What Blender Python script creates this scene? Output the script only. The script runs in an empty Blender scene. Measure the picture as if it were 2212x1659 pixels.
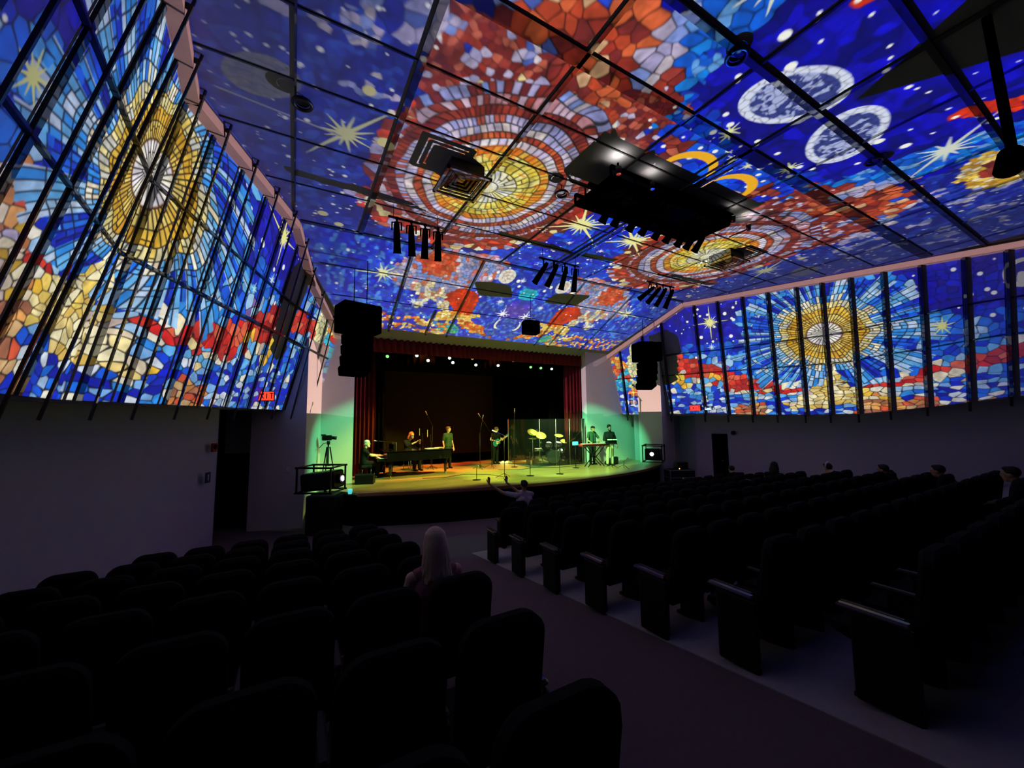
# Auditorium at night: stage with musicians, stained-glass pictures thrown on walls and ceiling by two projectors.
# World: metres. X to the right along the stage front, Y towards the stage, Z up from the floor in front of the stage.
import bpy, math, random
import numpy as np
from mathutils import Vector, Matrix
R = math.radians
scene = bpy.context.scene
# ---------------------------------------------------------------- camera
YAW, PITCH, ROLL = R(29.5), R(5.0), R(-0.6)
cy_, sy_, cp_, sp_ = math.cos(YAW), math.sin(YAW), math.cos(PITCH), math.sin(PITCH)
F_ = Vector((sy_*cp_, cy_*cp_, sp_)); R0 = Vector((cy_, -sy_, 0)); U0 = R0.cross(F_)
RR = R0*math.cos(ROLL)+U0*math.sin(ROLL); UU = -R0*math.sin(ROLL)+U0*math.cos(ROLL)
cam_d = bpy.data.cameras.new('camera'); cam = bpy.data.objects.new('camera', cam_d); scene.collection.objects.link(cam)
M_ = Matrix.Identity(4)
for i_ in range(3):
    M_[i_][0], M_[i_][1], M_[i_][2] = RR[i_], UU[i_], -F_[i_]
M_[2][3] = 3.2
cam.matrix_world = M_
cam_d.sensor_width = 36.0; cam_d.lens = 36.0*831/2212; cam_d.clip_start = 0.05; cam_d.clip_end = 200
scene.camera = cam
# ---------------------------------------------------------------- world, exposure
w = bpy.data.worlds.new('world'); scene.world = w; w.use_nodes = True
w.node_tree.nodes['Background'].inputs[0].default_value = (0, 0, 0, 1); w.node_tree.nodes['Background'].inputs[1].default_value = 0
scene.view_settings.view_transform = 'Standard'; scene.view_settings.look = 'None'
scene.view_settings.exposure = 0.0; scene.view_settings.gamma = 1.0; scene.view_settings.use_curve_mapping = False
scene.cycles.use_light_tree = True; scene.cycles.use_adaptive_sampling = False
scene.cycles.max_bounces = 5; scene.cycles.diffuse_bounces = 3
scene.cycles.sample_clamp_indirect = 2.0
# the two projectors stand on the two front corners of the stage; each lights the wall and the half of the ceiling opposite
LENS_RIGHT = Vector((13.55, 11.72, 1.56)); LENS_LEFT = Vector((1.32, 12.3, 1.5))
ALB = 0.24      # paint of window walls and ceiling
# window wall planes: top point, direction towards the back, vector from top to sill; s runs from the stage corner
SILL, CEIL = 3.5, 8.28
def wall_plane(T, d, side):
    d = Vector((d[0], d[1], 0)).normalized(); n = Vector((d.y, -d.x, 0))
    if n.x*side < 0: n = -n
    D = n*1.15; D.z = -4.78
    return Vector((T[0], T[1], CEIL)), d, D
LW1 = wall_plane((1.3, 14.6), (-.385, -1), -1); LW2 = wall_plane((-1.56, 7.17), (.08, -1), -1); SB = (LW2[0]-LW1[0]).length
LW0 = wall_plane((1.75, 14.6), (-1.24, -2.05), -1)     # the last stretch by the stage stands a little further in
RW1 = wall_plane((13.5, 14.6), (.40, -1), 1)
def nn(nt, op, a, b=None, c=None):
    n = nt.nodes.new('ShaderNodeMath'); n.operation = op
    for i, v in enumerate((a, b, c)):
        if v is None: continue
        if isinstance(v, (int, float)): n.inputs[i].default_value = v
        else: nt.links.new(v, n.inputs[i])
    return n.outputs[0]
def dot(nt, vec, k):
    n = nt.nodes.new('ShaderNodeVectorMath'); n.operation = 'DOT_PRODUCT'; nt.links.new(vec, n.inputs[0]); n.inputs[1].default_value = tuple(k)
    return n.outputs['Value']
def projector_light(name, loc, aim, sets, size):
    """A lamp that throws pictures, keystone-corrected for the surfaces in front of it. sets: (planes, uv function, image) per picture;
    each direction takes the picture of whichever surface it meets first."""
    ld = bpy.data.lights.new(name, 'SPOT'); o = bpy.data.objects.new(name, ld); scene.collection.objects.link(o)
    o.location = loc; o.rotation_euler = (Vector(aim)-Vector(loc)).to_track_quat('-Z', 'Y').to_euler()
    K = 400.0; ld.energy = 4*math.pi*K; ld.spot_size = R(size); ld.spot_blend = 0.0; ld.shadow_soft_size = 0.012; ld.use_nodes = True
    nt = ld.node_tree; em = nt.nodes['Emission']; g = nt.nodes.new('ShaderNodeNewGeometry'); d = g.outputs['Incoming']; res = []
    def lerp(a, b, s): return nn(nt, 'ADD', nn(nt, 'MULTIPLY', b, s), nn(nt, 'MULTIPLY', a, nn(nt, 'SUBTRACT', 1.0, s)))
    for planes, uv, image in sets:
        ts = []; cs = []
        for (P, N) in planes:
            N = N.normalized(); k = (P-Vector(loc)).dot(N)
            if k < 0: N = -N; k = -k
            c = nn(nt, 'MAXIMUM', dot(nt, d, N), 1e-3); ts.append(nn(nt, 'DIVIDE', k, c)); cs.append(c)
        t, c = ts[0], cs[0]; sel = None
        if len(ts) > 1:
            sel = nn(nt, 'LESS_THAN', ts[1], ts[0]); t = nn(nt, 'MINIMUM', ts[0], ts[1]); c = lerp(cs[0], cs[1], sel)
        sc_ = nt.nodes.new('ShaderNodeVectorMath'); sc_.operation = 'SCALE'; nt.links.new(d, sc_.inputs[0]); nt.links.new(t, sc_.inputs['Scale'])
        ad = nt.nodes.new('ShaderNodeVectorMath'); ad.operation = 'ADD'; nt.links.new(sc_.outputs[0], ad.inputs[0]); ad.inputs[1].default_value = tuple(loc)
        u, v = uv(nt, ad.outputs[0], sel)
        cb = nt.nodes.new('ShaderNodeCombineXYZ'); nt.links.new(u, cb.inputs[0]); nt.links.new(v, cb.inputs[1])
        im = nt.nodes.new('ShaderNodeTexImage'); im.image = image; im.extension = 'CLIP'; im.interpolation = 'Linear'; nt.links.new(cb.outputs[0], im.inputs[0])
        res.append((t, c, im.outputs[0]))
    (t0, c0, i0), (t1, c1, i1) = res
    sel = nn(nt, 'LESS_THAN', t1, t0); t = nn(nt, 'MINIMUM', t0, t1); c = lerp(c0, c1, sel)
    mx = nt.nodes.new('ShaderNodeMix'); mx.data_type = 'RGBA'; nt.links.new(sel, mx.inputs[0]); nt.links.new(i0, mx.inputs[6]); nt.links.new(i1, mx.inputs[7]); nt.links.new(mx.outputs[2], em.inputs[0])
    nt.links.new(nn(nt, 'MULTIPLY', nn(nt, 'DIVIDE', nn(nt, 'MULTIPLY', t, t), nn(nt, 'MAXIMUM', c, .12)), math.pi/ALB/K*GAIN), em.inputs[1])
    return o
GAIN = 1.0
def make_image(name, a):
    h, wd = a.shape[:2]; im = bpy.data.images.new(name, wd, h, alpha=False, float_buffer=False)
    b = np.ones((h, wd, 4), np.float32); b[..., :3] = np.clip(a, 0, 1); im.pixels.foreach_set(b.ravel()); im.update(); im.pack()
    return im
import numpy as np
# ---------------------------------------------------------------- projected stained-glass pictures (painted here, thrown by the projector lamps)
_tab = {}
def hsh(i, j, k):
    if k not in _tab: _tab[k] = np.random.RandomState(k+17).rand(256, 256).astype(np.float32)
    return _tab[k][i.astype(np.int32) & 255, j.astype(np.int32) & 255]
def noise(x, y, k):
    i = np.floor(x); j = np.floor(y); u = x-i; v = y-j; u = u*u*(3-2*u); v = v*v*(3-2*v)
    a = hsh(i, j, k); b = hsh(i+1, j, k); c = hsh(i, j+1, k); d = hsh(i+1, j+1, k)
    return (a*(1-u)+b*u)*(1-v) + (c*(1-u)+d*u)*v
def fbm(x, y, k):
    return noise(x, y, k)*.5 + noise(2.1*x, 2.1*y, k+1)*.3 + noise(4.3*x, 4.3*y, k+2)*.2
def cells(x, y, k, per=None):
    """Voronoi: centre of the nearest cell, and how far the point is from that cell's border (in cells)."""
    i0 = np.floor(x); j0 = np.floor(y)
    d1 = np.full(x.shape, 9., np.float32); d2 = d1.copy(); cx = np.zeros_like(d1); cy = cx.copy(); hid = cx.copy()
    for di in (-1, 0, 1):
        for dj in (-1, 0, 1):
            i = i0+di; j = j0+dj; ih = np.mod(i, per) if per else i
            px = i+.12+.76*hsh(ih, j, k); py = j+.12+.76*hsh(ih, j, k+7)
            d = np.hypot(x-px, y-py)
            m = d < d1
            d2 = np.where(m, d1, np.minimum(d2, d))
            cx = np.where(m, px, cx); cy = np.where(m, py, cy); hid = np.where(m, hsh(ih, j, k+13), hid); d1 = np.where(m, d, d1)
    return cx, cy, hid, d2-d1
def bricks(r, th, edges, divs, k):
    """ring-and-spoke pieces: returns centre radius, centre angle, random id, spoke id, distance to the nearest joint"""
    e = np.asarray(edges); i = np.clip(np.searchsorted(e, r)-1, 0, len(e)-2); n = np.asarray(divs)[i]
    r0, r1 = e[i], e[i+1]; off = hsh(i, i*0, k)*.9; a = (th/(2*np.pi)+.5)*n+off; j = np.floor(a); jm = np.mod(j, n)
    jit = (hsh(jm, i, k+1)-.5)*.5*(r1-r0); h = hsh(jm, i, k+2)
    split = (hsh(jm, i, k+3) > .55) & (r1-r0 > .1); rm = (r0+r1)/2+jit; up = r > rm; h = np.where(split & up, np.mod(h*3.7+.3, 1), h)
    rc = np.where(split, np.where(up, (rm+r1)/2, (r0+rm)/2), (r0+r1)/2)
    dr = np.minimum(r-r0, r1-r); dr = np.where(split, np.minimum(dr, abs(r-rm)), dr)
    da = np.minimum(a-j, 1-(a-j))/n*2*np.pi*np.maximum(r, .16)
    return rc, ((j+.5-off)/n-.5)*2*np.pi, h, hsh(np.mod(np.floor((th/(2*np.pi)+.5)*96), 96), i*0, k+5), np.minimum(dr, da)
def mix(a, b, t):
    t = np.clip(t, 0, 1)[..., None]
    return a*(1-t) + np.asarray(b, np.float32)*t
def pick(h, cols):
    c = np.array(cols, np.float32)/255.
    return c[np.minimum((h*len(cols)).astype(int), len(cols)-1)]
def rect(shape, ppm, x0, y0):
    h, w = shape
    return np.meshgrid(x0+(np.arange(w)+.5)/ppm, y0+(np.arange(h)+.5)/ppm)
def local(x, y, c, R, U):
    det = R[0]*U[1]-R[1]*U[0]; dx = x-c[0]; dy = y-c[1]
    return (dx*U[1]-dy*U[0])/det, (dy*R[0]-dx*R[1])/det
def poly_in(x, y, P):
    ins = np.zeros(x.shape, bool); n = len(P)
    for a in range(n):
        (x1, y1), (x2, y2) = P[a], P[(a+1) % n]
        if y1 == y2: continue
        ins ^= ((y1 > y) != (y2 > y)) & (x < (x2-x1)*(y-y1)/(y2-y1)+x1)
    return ins
def burst(img, x, y, cx, cy, r, n, col, k=0, long=()):
    dx = x-cx; dy = y-cy; m = (abs(dx) < r*2.2) & (abs(dy) < r*2.2)
    d = np.hypot(dx, dy)[m]; a = np.arctan2(dy, dx)[m]; hit = d < r*.24
    for q in range(n):
        an = 2*np.pi*q/n + k; ln = r*(1.0 if q % 2 == 0 else .72)
        if q in long: ln = r*2.1
        t = d*np.cos(a-an); w = d*np.abs(np.sin(a-an))
        hit |= (t > 0) & (t < ln) & (w < r*.085*(1-t/ln)+.006)
    sub = img[m]; sub[hit] = np.array(col)/255.; img[m] = sub
def dots(img, x, y, pts, col=(235, 235, 225)):
    H, W = x.shape; x0, y0 = x[0, 0], y[0, 0]; st = x[0, 1]-x0
    for (px, py, r) in pts:
        i0, i1 = int((px-r-x0)/st)-1, int((px+r-x0)/st)+2; j0, j1 = int((py-r-y0)/st)-1, int((py+r-y0)/st)+2
        i0, j0 = max(i0, 0), max(j0, 0)
        if i1 <= i0 or j1 <= j0: continue
        s = np.s_[j0:j1, i0:i1]; m = np.hypot(x[s]-px, y[s]-py) < r
        sub = img[s]; sub[m] = np.array(col)/255.
GOLD = [(214, 170, 50), (226, 190, 90), (200, 150, 40), (232, 208, 128), (188, 136, 44)]
CREAM = [(226, 214, 178), (212, 196, 168), (232, 226, 206), (206, 186, 130), (190, 170, 160)]
BLUE = [(8, 40, 190), (10, 60, 205), (6, 24, 160), (14, 84, 214), (8, 30, 200), (20, 100, 215)]
DEEP = [(10, 10, 150), (14, 10, 175), (8, 18, 165), (16, 26, 190), (20, 16, 140)]
SKYL = [(40, 130, 215), (90, 165, 220), (150, 190, 225), (26, 100, 215), (60, 150, 225)]
RED = [(205, 30, 26), (190, 44, 36), (220, 60, 40), (160, 28, 30), (208, 90, 60)]
DRED = [(120, 34, 34), (140, 50, 44), (104, 30, 40), (176, 84, 66), (150, 46, 34)]
LILAC = [(158, 150, 190), (178, 166, 196), (140, 142, 196), (190, 178, 190), (120, 140, 206)]
TAN = [(190, 120, 60), (214, 150, 80), (160, 100, 70), (200, 80, 50), (196, 160, 110)]
def wall_color(s, z, hid, side):
    """Colour of the glass piece whose centre is at (s, z): metres from the stage corner, metres above the sill."""
    c = pick(hid, BLUE); h2 = np.mod(hid*7.31, 1)
    n = fbm(s*.9, z*1.3, 5)
    c = np.where(((z > 2.9+.7*n) & (s < 6.6) | (z > 3.3) & (s > 10.6))[..., None], pick(h2, DEEP), c)
    c = np.where(((n > .56) & (z < 3.2))[..., None], pick(h2, SKYL[:4]+BLUE[:2]), c)
    # the sun and its rays
    X, Y = local(s, z, (8.8, 3.02), (1.42, -.22), (.25, 1.12)); r = np.hypot(X, Y); th = np.arctan2(Y, X)
    wob = .07*np.sin(5*th+1)+.05*np.sin(9*th)
    ray = np.mod(th*32/np.pi, 2) < 1
    halo = np.where(ray[..., None], pick(h2, SKYL), pick(hid, BLUE[:4]+SKYL[:1]))
    halo = np.where(((r < 1.45) & (h2 > .35))[..., None], pick(hid, CREAM[:1]+SKYL[1:3]+SKYL[2:3]), halo)
    c = np.where((r < 2.05+wob*3)[..., None], halo, c)
    c = np.where((r < .99+wob)[..., None], pick(hid, CREAM[:4]+GOLD[:2]), c)
    c = np.where((r < .82+wob)[..., None], pick(hid, GOLD), c)
    c = np.where(((r < .6) & (r > .48))[..., None], pick(hid, GOLD[:2]+CREAM[:1]), c)
    c = np.where((r < .36)[..., None], pick(hid, [(222, 218, 216), (206, 200, 210), (232, 228, 214)]), c)
    # the sea, white foam and the red band
    w = .16*np.sin(s*2.1+1.2)+.1*np.sin(s*4.7)
    sea = z < 1.0+w*.8
    bnd = np.mod((z+w*.8)*5.2+.25*n, 1)
    seac = np.where((bnd < .36)[..., None], pick(h2, [(196, 206, 220), (214, 212, 196), (150, 180, 216), (110, 160, 214)]), pick(hid, BLUE+SKYL[:1]))
    c = np.where(sea[..., None], seac, c)
    mid = np.interp(s, [2.2, 3.7, 4.9, 5.8, 6.6, 7.6, 8.4, 10., 10.9, 12., 13., 14.5], [2.35, 2.3, 1.9, 1.4, 1.15, .98, .9, .95, 1.1, 1.42, 1.7, 2.2])
    wid = np.interp(s, [2.2, 3.7, 5., 6.2, 7.5, 8.6, 9.8, 11., 13., 14.5], [.2, .46, .46, .28, .12, .04, .06, .14, .26, .34])
    c = np.where((abs(z-mid-.1*n+.05) < wid)[..., None], pick(h2, RED), c)
    e = (z-mid < -wid*.4) & (z-mid > -wid-.22) & (s > 3) & (s < 12.6)
    c = np.where((e & (h2 > .45))[..., None], pick(hid, CREAM+SKYL[1:3]), c)
    e = (z-mid > wid) & (z-mid < wid+.26) & (s > 3.2) & (s < 5.6)
    c = np.where(e[..., None], pick(h2, SKYL+[(120, 90, 160)]), c)
    e = (z-mid > wid) & (z-mid < wid+.22) & (s > 6) & (s < 13.5) & (h2 > .3)
    c = np.where(e[..., None], pick(hid, SKYL[1:3]+CREAM[:3]), c)
    yb = (np.hypot((s-4.0)/.6, (z-1.45)/.12) < 1) | (np.hypot((s-4.9)/.4, (z-1.72)/.12) < 1) | (np.hypot((s-3.1)/.5, (z-1.75)/.22) < 1)
    c = np.where(yb[..., None], pick(hid, [(222, 190, 60), (226, 170, 50), (220, 205, 130)]), c)
    # bare hill under the sun
    hill = (z < 1.66-1.0*np.abs(s-9.0)) & (z > .3)
    c = np.where(((z < 1.0-.32*np.abs(s-9.2)+.1*n) & (z > .4))[..., None], pick(hid, CREAM+GOLD[:1]+TAN[:1]), c)
    c = np.where(hill[..., None], pick(hid, [(226, 210, 150), (214, 190, 120), (232, 222, 180), (220, 190, 90), (204, 170, 80)]), c)
    bot = (z < .36+.3*fbm(s*1.1, z, 31)) & (fbm(s*.8, z*.5, 77) > .44) & (s > 5.6)
    c = np.where(bot[..., None], pick(hid, TAN), c)
    if side < 0:
        e = (s > 10.5) & (z < 1.45+.14*(s-10)) & (z > .4)
        c = np.where(e[..., None], pick(h2, CREAM+TAN[:2]+LILAC[:2]+[(190, 150, 40)]), c)
        e = (s > 11.1) & (z < 2.0) & (z > 1.2)
        c = np.where(e[..., None], pick(h2, TAN+CREAM[:2]+DRED[:2]), c)
    # the winged figure near the stage
    W1 = poly_in(s, z, [(1.15, 2.62), (.75, 3.02), (.1, 3.32), (-.5, 3.45), (-.3, 3.1), (.1, 2.78), (.5, 2.5), (.95, 2.32)])
    c = np.where(W1[..., None], pick(hid, [(230, 130, 40), (226, 90, 40), (240, 190, 90), (226, 160, 60)]), c)
    W2 = poly_in(s, z, [(1.3, 3.3), (1.6, 3.5), (1.75, 3.1), (1.65, 2.4), (1.35, 1.9), (1.6, 1.4), (1.2, 1.2), (.95, 1.9), (1.05, 2.6)])
    c = np.where(W2[..., None], pick(hid, [(226, 216, 150), (200, 205, 150), (232, 222, 180)]), c)
    W3 = poly_in(s, z, [(1.1, 2.3), (.6, 2.2), (.25, 1.8), (.3, 1.3), (.8, 1.2), (1.1, 1.6)])
    c = np.where(W3[..., None], pick(hid, [(40, 170, 205), (70, 190, 210), (30, 130, 210), (200, 60, 50)]), c)
    W4 = poly_in(s, z, [(.7, 2.5), (.35, 2.5), (0.1, 2.25), (.4, 2.1)]) | poly_in(s, z, [(1.25, 1.5), (1.6, 1.1), (1.3, .9), (1.0, 1.2)])
    c = np.where(W4[..., None], pick(hid, [(226, 160, 60), (230, 110, 40)]), c)
    return c
def wall_art(side, W, H, ppm, s0, z0, warp=None):
    s, z = rect((H, W), ppm, s0, z0); s = s.astype(np.float32); z = z.astype(np.float32)
    edge_z = z.copy(); edge_s = s.copy()
    if warp is not None:
        s, z = apply_warp(warp, s, z)
    jx = (noise(s*3, z*3, 91)-.5)*.1; jz = (noise(s*3, z*3, 92)-.5)*.1
    big = .25
    cx, cy, hid, e1 = cells((s+jx)/big, (z+jz)/(big*.85), 3)
    img = wall_color(cx*big, cy*big*.85, hid, side); lead = e1
    # finer, flatter pieces low down
    fx, fy, fh, fe = cells((s+jx)/.27, (z+jz)/.13, 17)
    m = cy*big*.85 < 1.15
    img = np.where(m[..., None], wall_color(fx*.27, fy*.13, fh, side), img); lead = np.where(m, fe*.8, lead)
    sm = (s < 2.1)
    gx, gy, gh, ge = cells((s+jx)/.16, (z+jz)/.16, 23)
    img = np.where(sm[..., None], wall_color(gx*.16, gy*.16, gh, side), img); lead = np.where(sm, ge, lead)
    # rays: pieces laid out round the sun
    X, Y = local(s, z, (8.8, 3.02), (1.42, -.22), (.25, 1.12)); th = np.arctan2(Y, X); wb = .05*np.sin(5*th+1)+.03*np.sin(11*th)
    r = np.hypot(X, Y)+1e-4; r = r*(1+.02*(noise(s*5, z*5, 44)-.5)); rw = np.where(r > .5, r-wb*np.clip((r-.5)*3, 0, 1), r)
    rc, tc, ph, sp, pe = bricks(rw, th, [0, .37, .60, .80, .99, 1.2, 1.45, 1.75, 2.6], [26, 56, 56, 72, 96, 96, 96, 96], 41)
    out = 1.55+.7*sp
    base = np.where((sp > .5)[..., None], pick(ph, SKYL[1:3]+SKYL[:2]+[(176, 196, 220)]), pick(ph, BLUE[:4]+SKYL[3:4]))
    col = np.where((rc < 1.2)[..., None], np.where((sp > .35)[..., None], pick(ph, CREAM[:3]+SKYL[1:3]), pick(ph, SKYL)), base)
    col = np.where((rc < .99)[..., None], pick(ph, [(214, 200, 130), (226, 214, 150), (206, 196, 150), (220, 190, 90), (190, 190, 180)]), col)
    col = np.where((rc < .80)[..., None], pick(ph, [(214, 168, 44), (204, 154, 34), (222, 180, 60), (196, 140, 36)]), col)
    col = np.where((rc < .60)[..., None], pick(ph, [(222, 190, 84), (226, 200, 110), (210, 168, 60)]), col)
    col = np.where((rc < .37)[..., None], pick(ph, [(226, 222, 210), (214, 208, 214), (232, 228, 206)]), col)
    hillb = z < 1.66-1.0*np.abs(s-9.0)
    inn = (rw < out) & (z > 1.08+.0*s) & ~hillb
    img = np.where(inn[..., None], col, img); lead = np.where(inn, pe*7, lead)
    img = img.astype(np.float32)
    img *= (.72+.5*fbm(s*6, z*6, 61))[..., None]
    lw = np.clip((lead-.035)/.06, 0, 1)
    img *= (.16+.84*lw)[..., None]
    img = np.where(((r > .345) & (r < .375))[..., None], img*.5+np.array([.2, .08, .02], np.float32), img)
    rng = np.random.RandomState(8)
    pts = [(rng.uniform(2.3, 6.6), rng.uniform(3.1, 4.75), rng.choice([.02, .03, .05])) for _ in range(34)] + [(rng.uniform(10.9, 14), rng.uniform(3, 4.7), rng.choice([.03, .06])) for _ in range(14)]
    pts += [(5.6, 4.3, .07), (5.9, 4.0, .06), (5.75, 3.35, .07), (4.6, 3.45, .07), (4.1, 4.2, .05), (4.3, 2.6, .05)]
    dots(img, s, z, pts) if warp is None else None
    if warp is not None:
        for (a, b, q) in pts: img[np.hypot(s-a, z-b) < q] = (.9, .9, .85)
    burst(img, s, z, 5.0, 4.02, .33, 16, (226, 222, 140), .0, long=(0, 4, 8, 12))
    burst(img, s, z, 4.97, 2.98, .17, 8, (190, 215, 215)); burst(img, s, z, 5.6, 2.5, .14, 8, (170, 215, 220)); burst(img, s, z, 11.8, 2.83, .3, 10, (214, 214, 120), .3)
    burst(img, s, z, 1.5, 4.0, .12, 8, (220, 225, 225)); burst(img, s, z, 2.2, 4.0, .1, 8, (220, 225, 225))
    mo = np.hypot((s-13.5)/.42, (z-4.15)/.42); img[mo < 1] = (.78, .76, .62); img[(mo < .72) & (noise(s*7, z*7, 3) > .5)] = (.1, .1, .45)
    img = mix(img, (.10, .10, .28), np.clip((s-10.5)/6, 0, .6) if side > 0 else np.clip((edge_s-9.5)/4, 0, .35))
    return img, edge_s, edge_z
def ceil_color(u, y, hid):
    h2 = np.mod(hid*5.77, 1); n = fbm(u*.8, y*.8, 15); n2 = fbm(u*2.2, y*2.2, 25)
    c = pick(hid, [(20, 30, 150), (24, 44, 165), (18, 24, 130), (30, 60, 180)])
    c = np.where((u < 2.6)[..., None], pick(hid, [(12, 30, 200), (10, 60, 215), (14, 84, 220), (8, 20, 180)]), c)
    c = np.where((y < 4.0-.25*u)[..., None] & (u < 4)[..., None], pick(hid, [(8, 4, 150), (6, 4, 175), (12, 8, 190), (4, 4, 120)]), c)
    c = np.where((y > 10.8)[..., None], pick(hid, [(14, 44, 205), (20, 26, 180), (24, 70, 210), (60, 120, 215)]), c)
    # light-blue streak running up from the rig
    st = np.abs(u-(3.15-.28*(y-2.6))) < .55
    c = np.where((st & (y < 5.2))[..., None], pick(h2, [(10, 90, 215), (14, 120, 220), (90, 150, 215), (10, 50, 200)]), c)
    # spiral galaxy
    X, Y = local(u, y, (3.88, 7.3), (-2.02, -1.09), (.98, -2.3)); r = np.hypot(X, Y)+.09*(n2-.5); th = np.arctan2(Y, X)
    rs = r+.035*th
    mosaic = pick(h2, DRED+LILAC[:3]+CREAM[2:4]+RED[1:3])
    c = np.where(((rs < 1.5+.25*n) & (Y > -.15) & (X > -.55) & (n2 > .36))[..., None], pick(h2, DRED+LILAC[1:2]+DRED[:3]), c)
    c = np.where((rs < 1.22)[..., None], mosaic, c)
    c = np.where((rs < 1.04)[..., None], pick(hid, DRED+RED[3:]), c)
    c = np.where((rs < .9)[..., None], pick(hid, LILAC), c)
    c = np.where((rs < .77)[..., None], pick(hid, [(170, 60, 40), (190, 80, 40), (150, 50, 46)]), c)
    c = np.where((rs < .68)[..., None], pick(hid, LILAC[:2]+CREAM[:3]), c)
    c = np.where((rs < .58)[..., None], pick(h2, [(220, 130, 40), (226, 200, 80), (212, 150, 60), (232, 214, 120)]), c)
    c = np.where((rs < .48)[..., None], pick(h2, [(232, 220, 110), (236, 226, 140), (226, 190, 70), (238, 232, 170)]), c)
    c = np.where((rs < .16)[..., None], pick(h2, [(240, 236, 210), (236, 230, 180)]), c)
    # rust plume above the galaxy
    P = poly_in(u, y, [(3.0, 5.6), (2.7, 5.2), (3.1, 4.3), (3.5, 3.6), (3.8, 2.9), (4.4, 2.6), (5.4, 3.2), (6.0, 3.7), (5.2, 4.0), (4.6, 3.9), (4.3, 4.6), (4.0, 5.1), (3.4, 5.8)])
    c = np.where((P & (n2 > .3))[..., None], pick(h2, [(170, 60, 36), (150, 44, 34), (196, 88, 50), (120, 36, 38), (206, 160, 120)]), c)
    P = poly_in(u, y, [(3.0, 3.6), (3.3, 2.6), (3.9, 2.5), (3.6, 3.2), (3.3, 3.9)])
    c = np.where(P[..., None], pick(h2, LILAC+[(190, 110, 90), (90, 140, 210)]), c)
    e = (fbm(u*3, y*3, 55) > .62) & (u > 4.8) & (y < 6.0)
    c = np.where(e[..., None], pick(h2, LILAC+[(70, 90, 170)]), c)
    # rust and rose pieces, figure and wings over the stage
    X, Y = local(u, y, (3.2, 11.5), (1.35, .2), (.2, .75)); r = np.hypot(X, Y)+.5*(n2-.5)
    c = np.where((r < 1.35)[..., None], pick(hid, LILAC+[(190, 120, 140), (120, 150, 215), (200, 90, 60)]), c)
    X, Y = local(u, y, (3.6, 11.3), (.55, 0), (0, .5)); c = np.where((np.hypot(X, Y)+.5*(n2-.5) < 1)[..., None], pick(hid, [(200, 60, 36), (206, 84, 50), (220, 100, 60)]), c)
    for (cu, cy_, ru, ry) in ((2.35, 12.55, .62, .45), (2.15, 13.0, .4, .4)):
        X, Y = local(u, y, (cu, cy_), (ru, 0), (0, ry)); c = np.where((np.hypot(X, Y) < 1)[..., None], pick(hid, [(214, 30, 16), (200, 24, 16), (226, 50, 24)]), c)
    P = poly_in(u, y, [(4.4, 12.2), (3.7, 12.0), (3.1, 12.2), (2.9, 12.7), (2.6, 13.2), (3.0, 13.1), (3.5, 12.7), (3.7, 13.3), (4.0, 13.2), (3.9, 12.7)])
    c = np.where(P[..., None], pick(hid, [(226, 214, 170), (214, 190, 140), (190, 110, 90), (232, 226, 200), (140, 150, 200)]), c)
    P = poly_in(u, y, [(3.0, 13.3), (2.5, 13.15), (1.9, 13.2), (1.3, 13.05), (1.35, 13.2), (1.8, 13.5), (2.4, 13.6), (2.9, 13.6)])
    c = np.where(P[..., None], pick(hid, [(240, 190, 80), (236, 150, 50), (244, 220, 140)]), c)
    P = poly_in(u, y, [(2.3, 13.45), (1.6, 13.5), (1.0, 13.8), (.45, 14.3), (.9, 14.2), (1.5, 14.05), (2.0, 13.9)])
    c = np.where(P[..., None], pick(hid, [(232, 110, 40), (240, 160, 60), (226, 80, 30), (244, 200, 110)]), c)
    P = poly_in(u, y, [(3.3, 13.8), (2.5, 13.7), (1.9, 14.0), (1.7, 14.3), (2.6, 14.2)])
    c = np.where(P[..., None], pick(hid, [(40, 170, 170), (40, 130, 200), (60, 170, 110)]), c)
    e = (y > 13.6) & (u > 2.4) & (hid > .55)
    c = np.where(e[..., None], pick(h2, [(226, 90, 40), (230, 170, 80), (220, 200, 130)]), c)
    P = poly_in(u, y, [(.0, 11.7), (.35, 11.65), (.45, 11.9), (.25, 12.15), (.0, 12.1)])
    c = np.where(P[..., None], pick(hid, [(30, 200, 215), (20, 180, 210)]), c)
    X, Y = local(u, y, (.2, 12.7), (.5, 0), (0, .6)); c = mix(c, (.5, .2, .7), np.clip(1-np.hypot(X, Y), 0, .6))
    # gold flower and comet at the back
    X, Y = local(u, y, (4.9, 1.6), (1.0, 0), (0, .55)); r = np.hypot(X, Y)+.3*(n2-.5)
    c = np.where((r < 1)[..., None], pick(hid, GOLD+CREAM[:2]), c); c = np.where((r < .5)[..., None], pick(hid, DRED), c)
    P = poly_in(u, y, [(2.6, 1.0), (1.75, 1.9), (1.9, 1.35), (2.3, .9)])
    c = np.where(P[..., None], pick(hid, [(214, 50, 24), (190, 40, 24)]), c)
    return c
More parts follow.
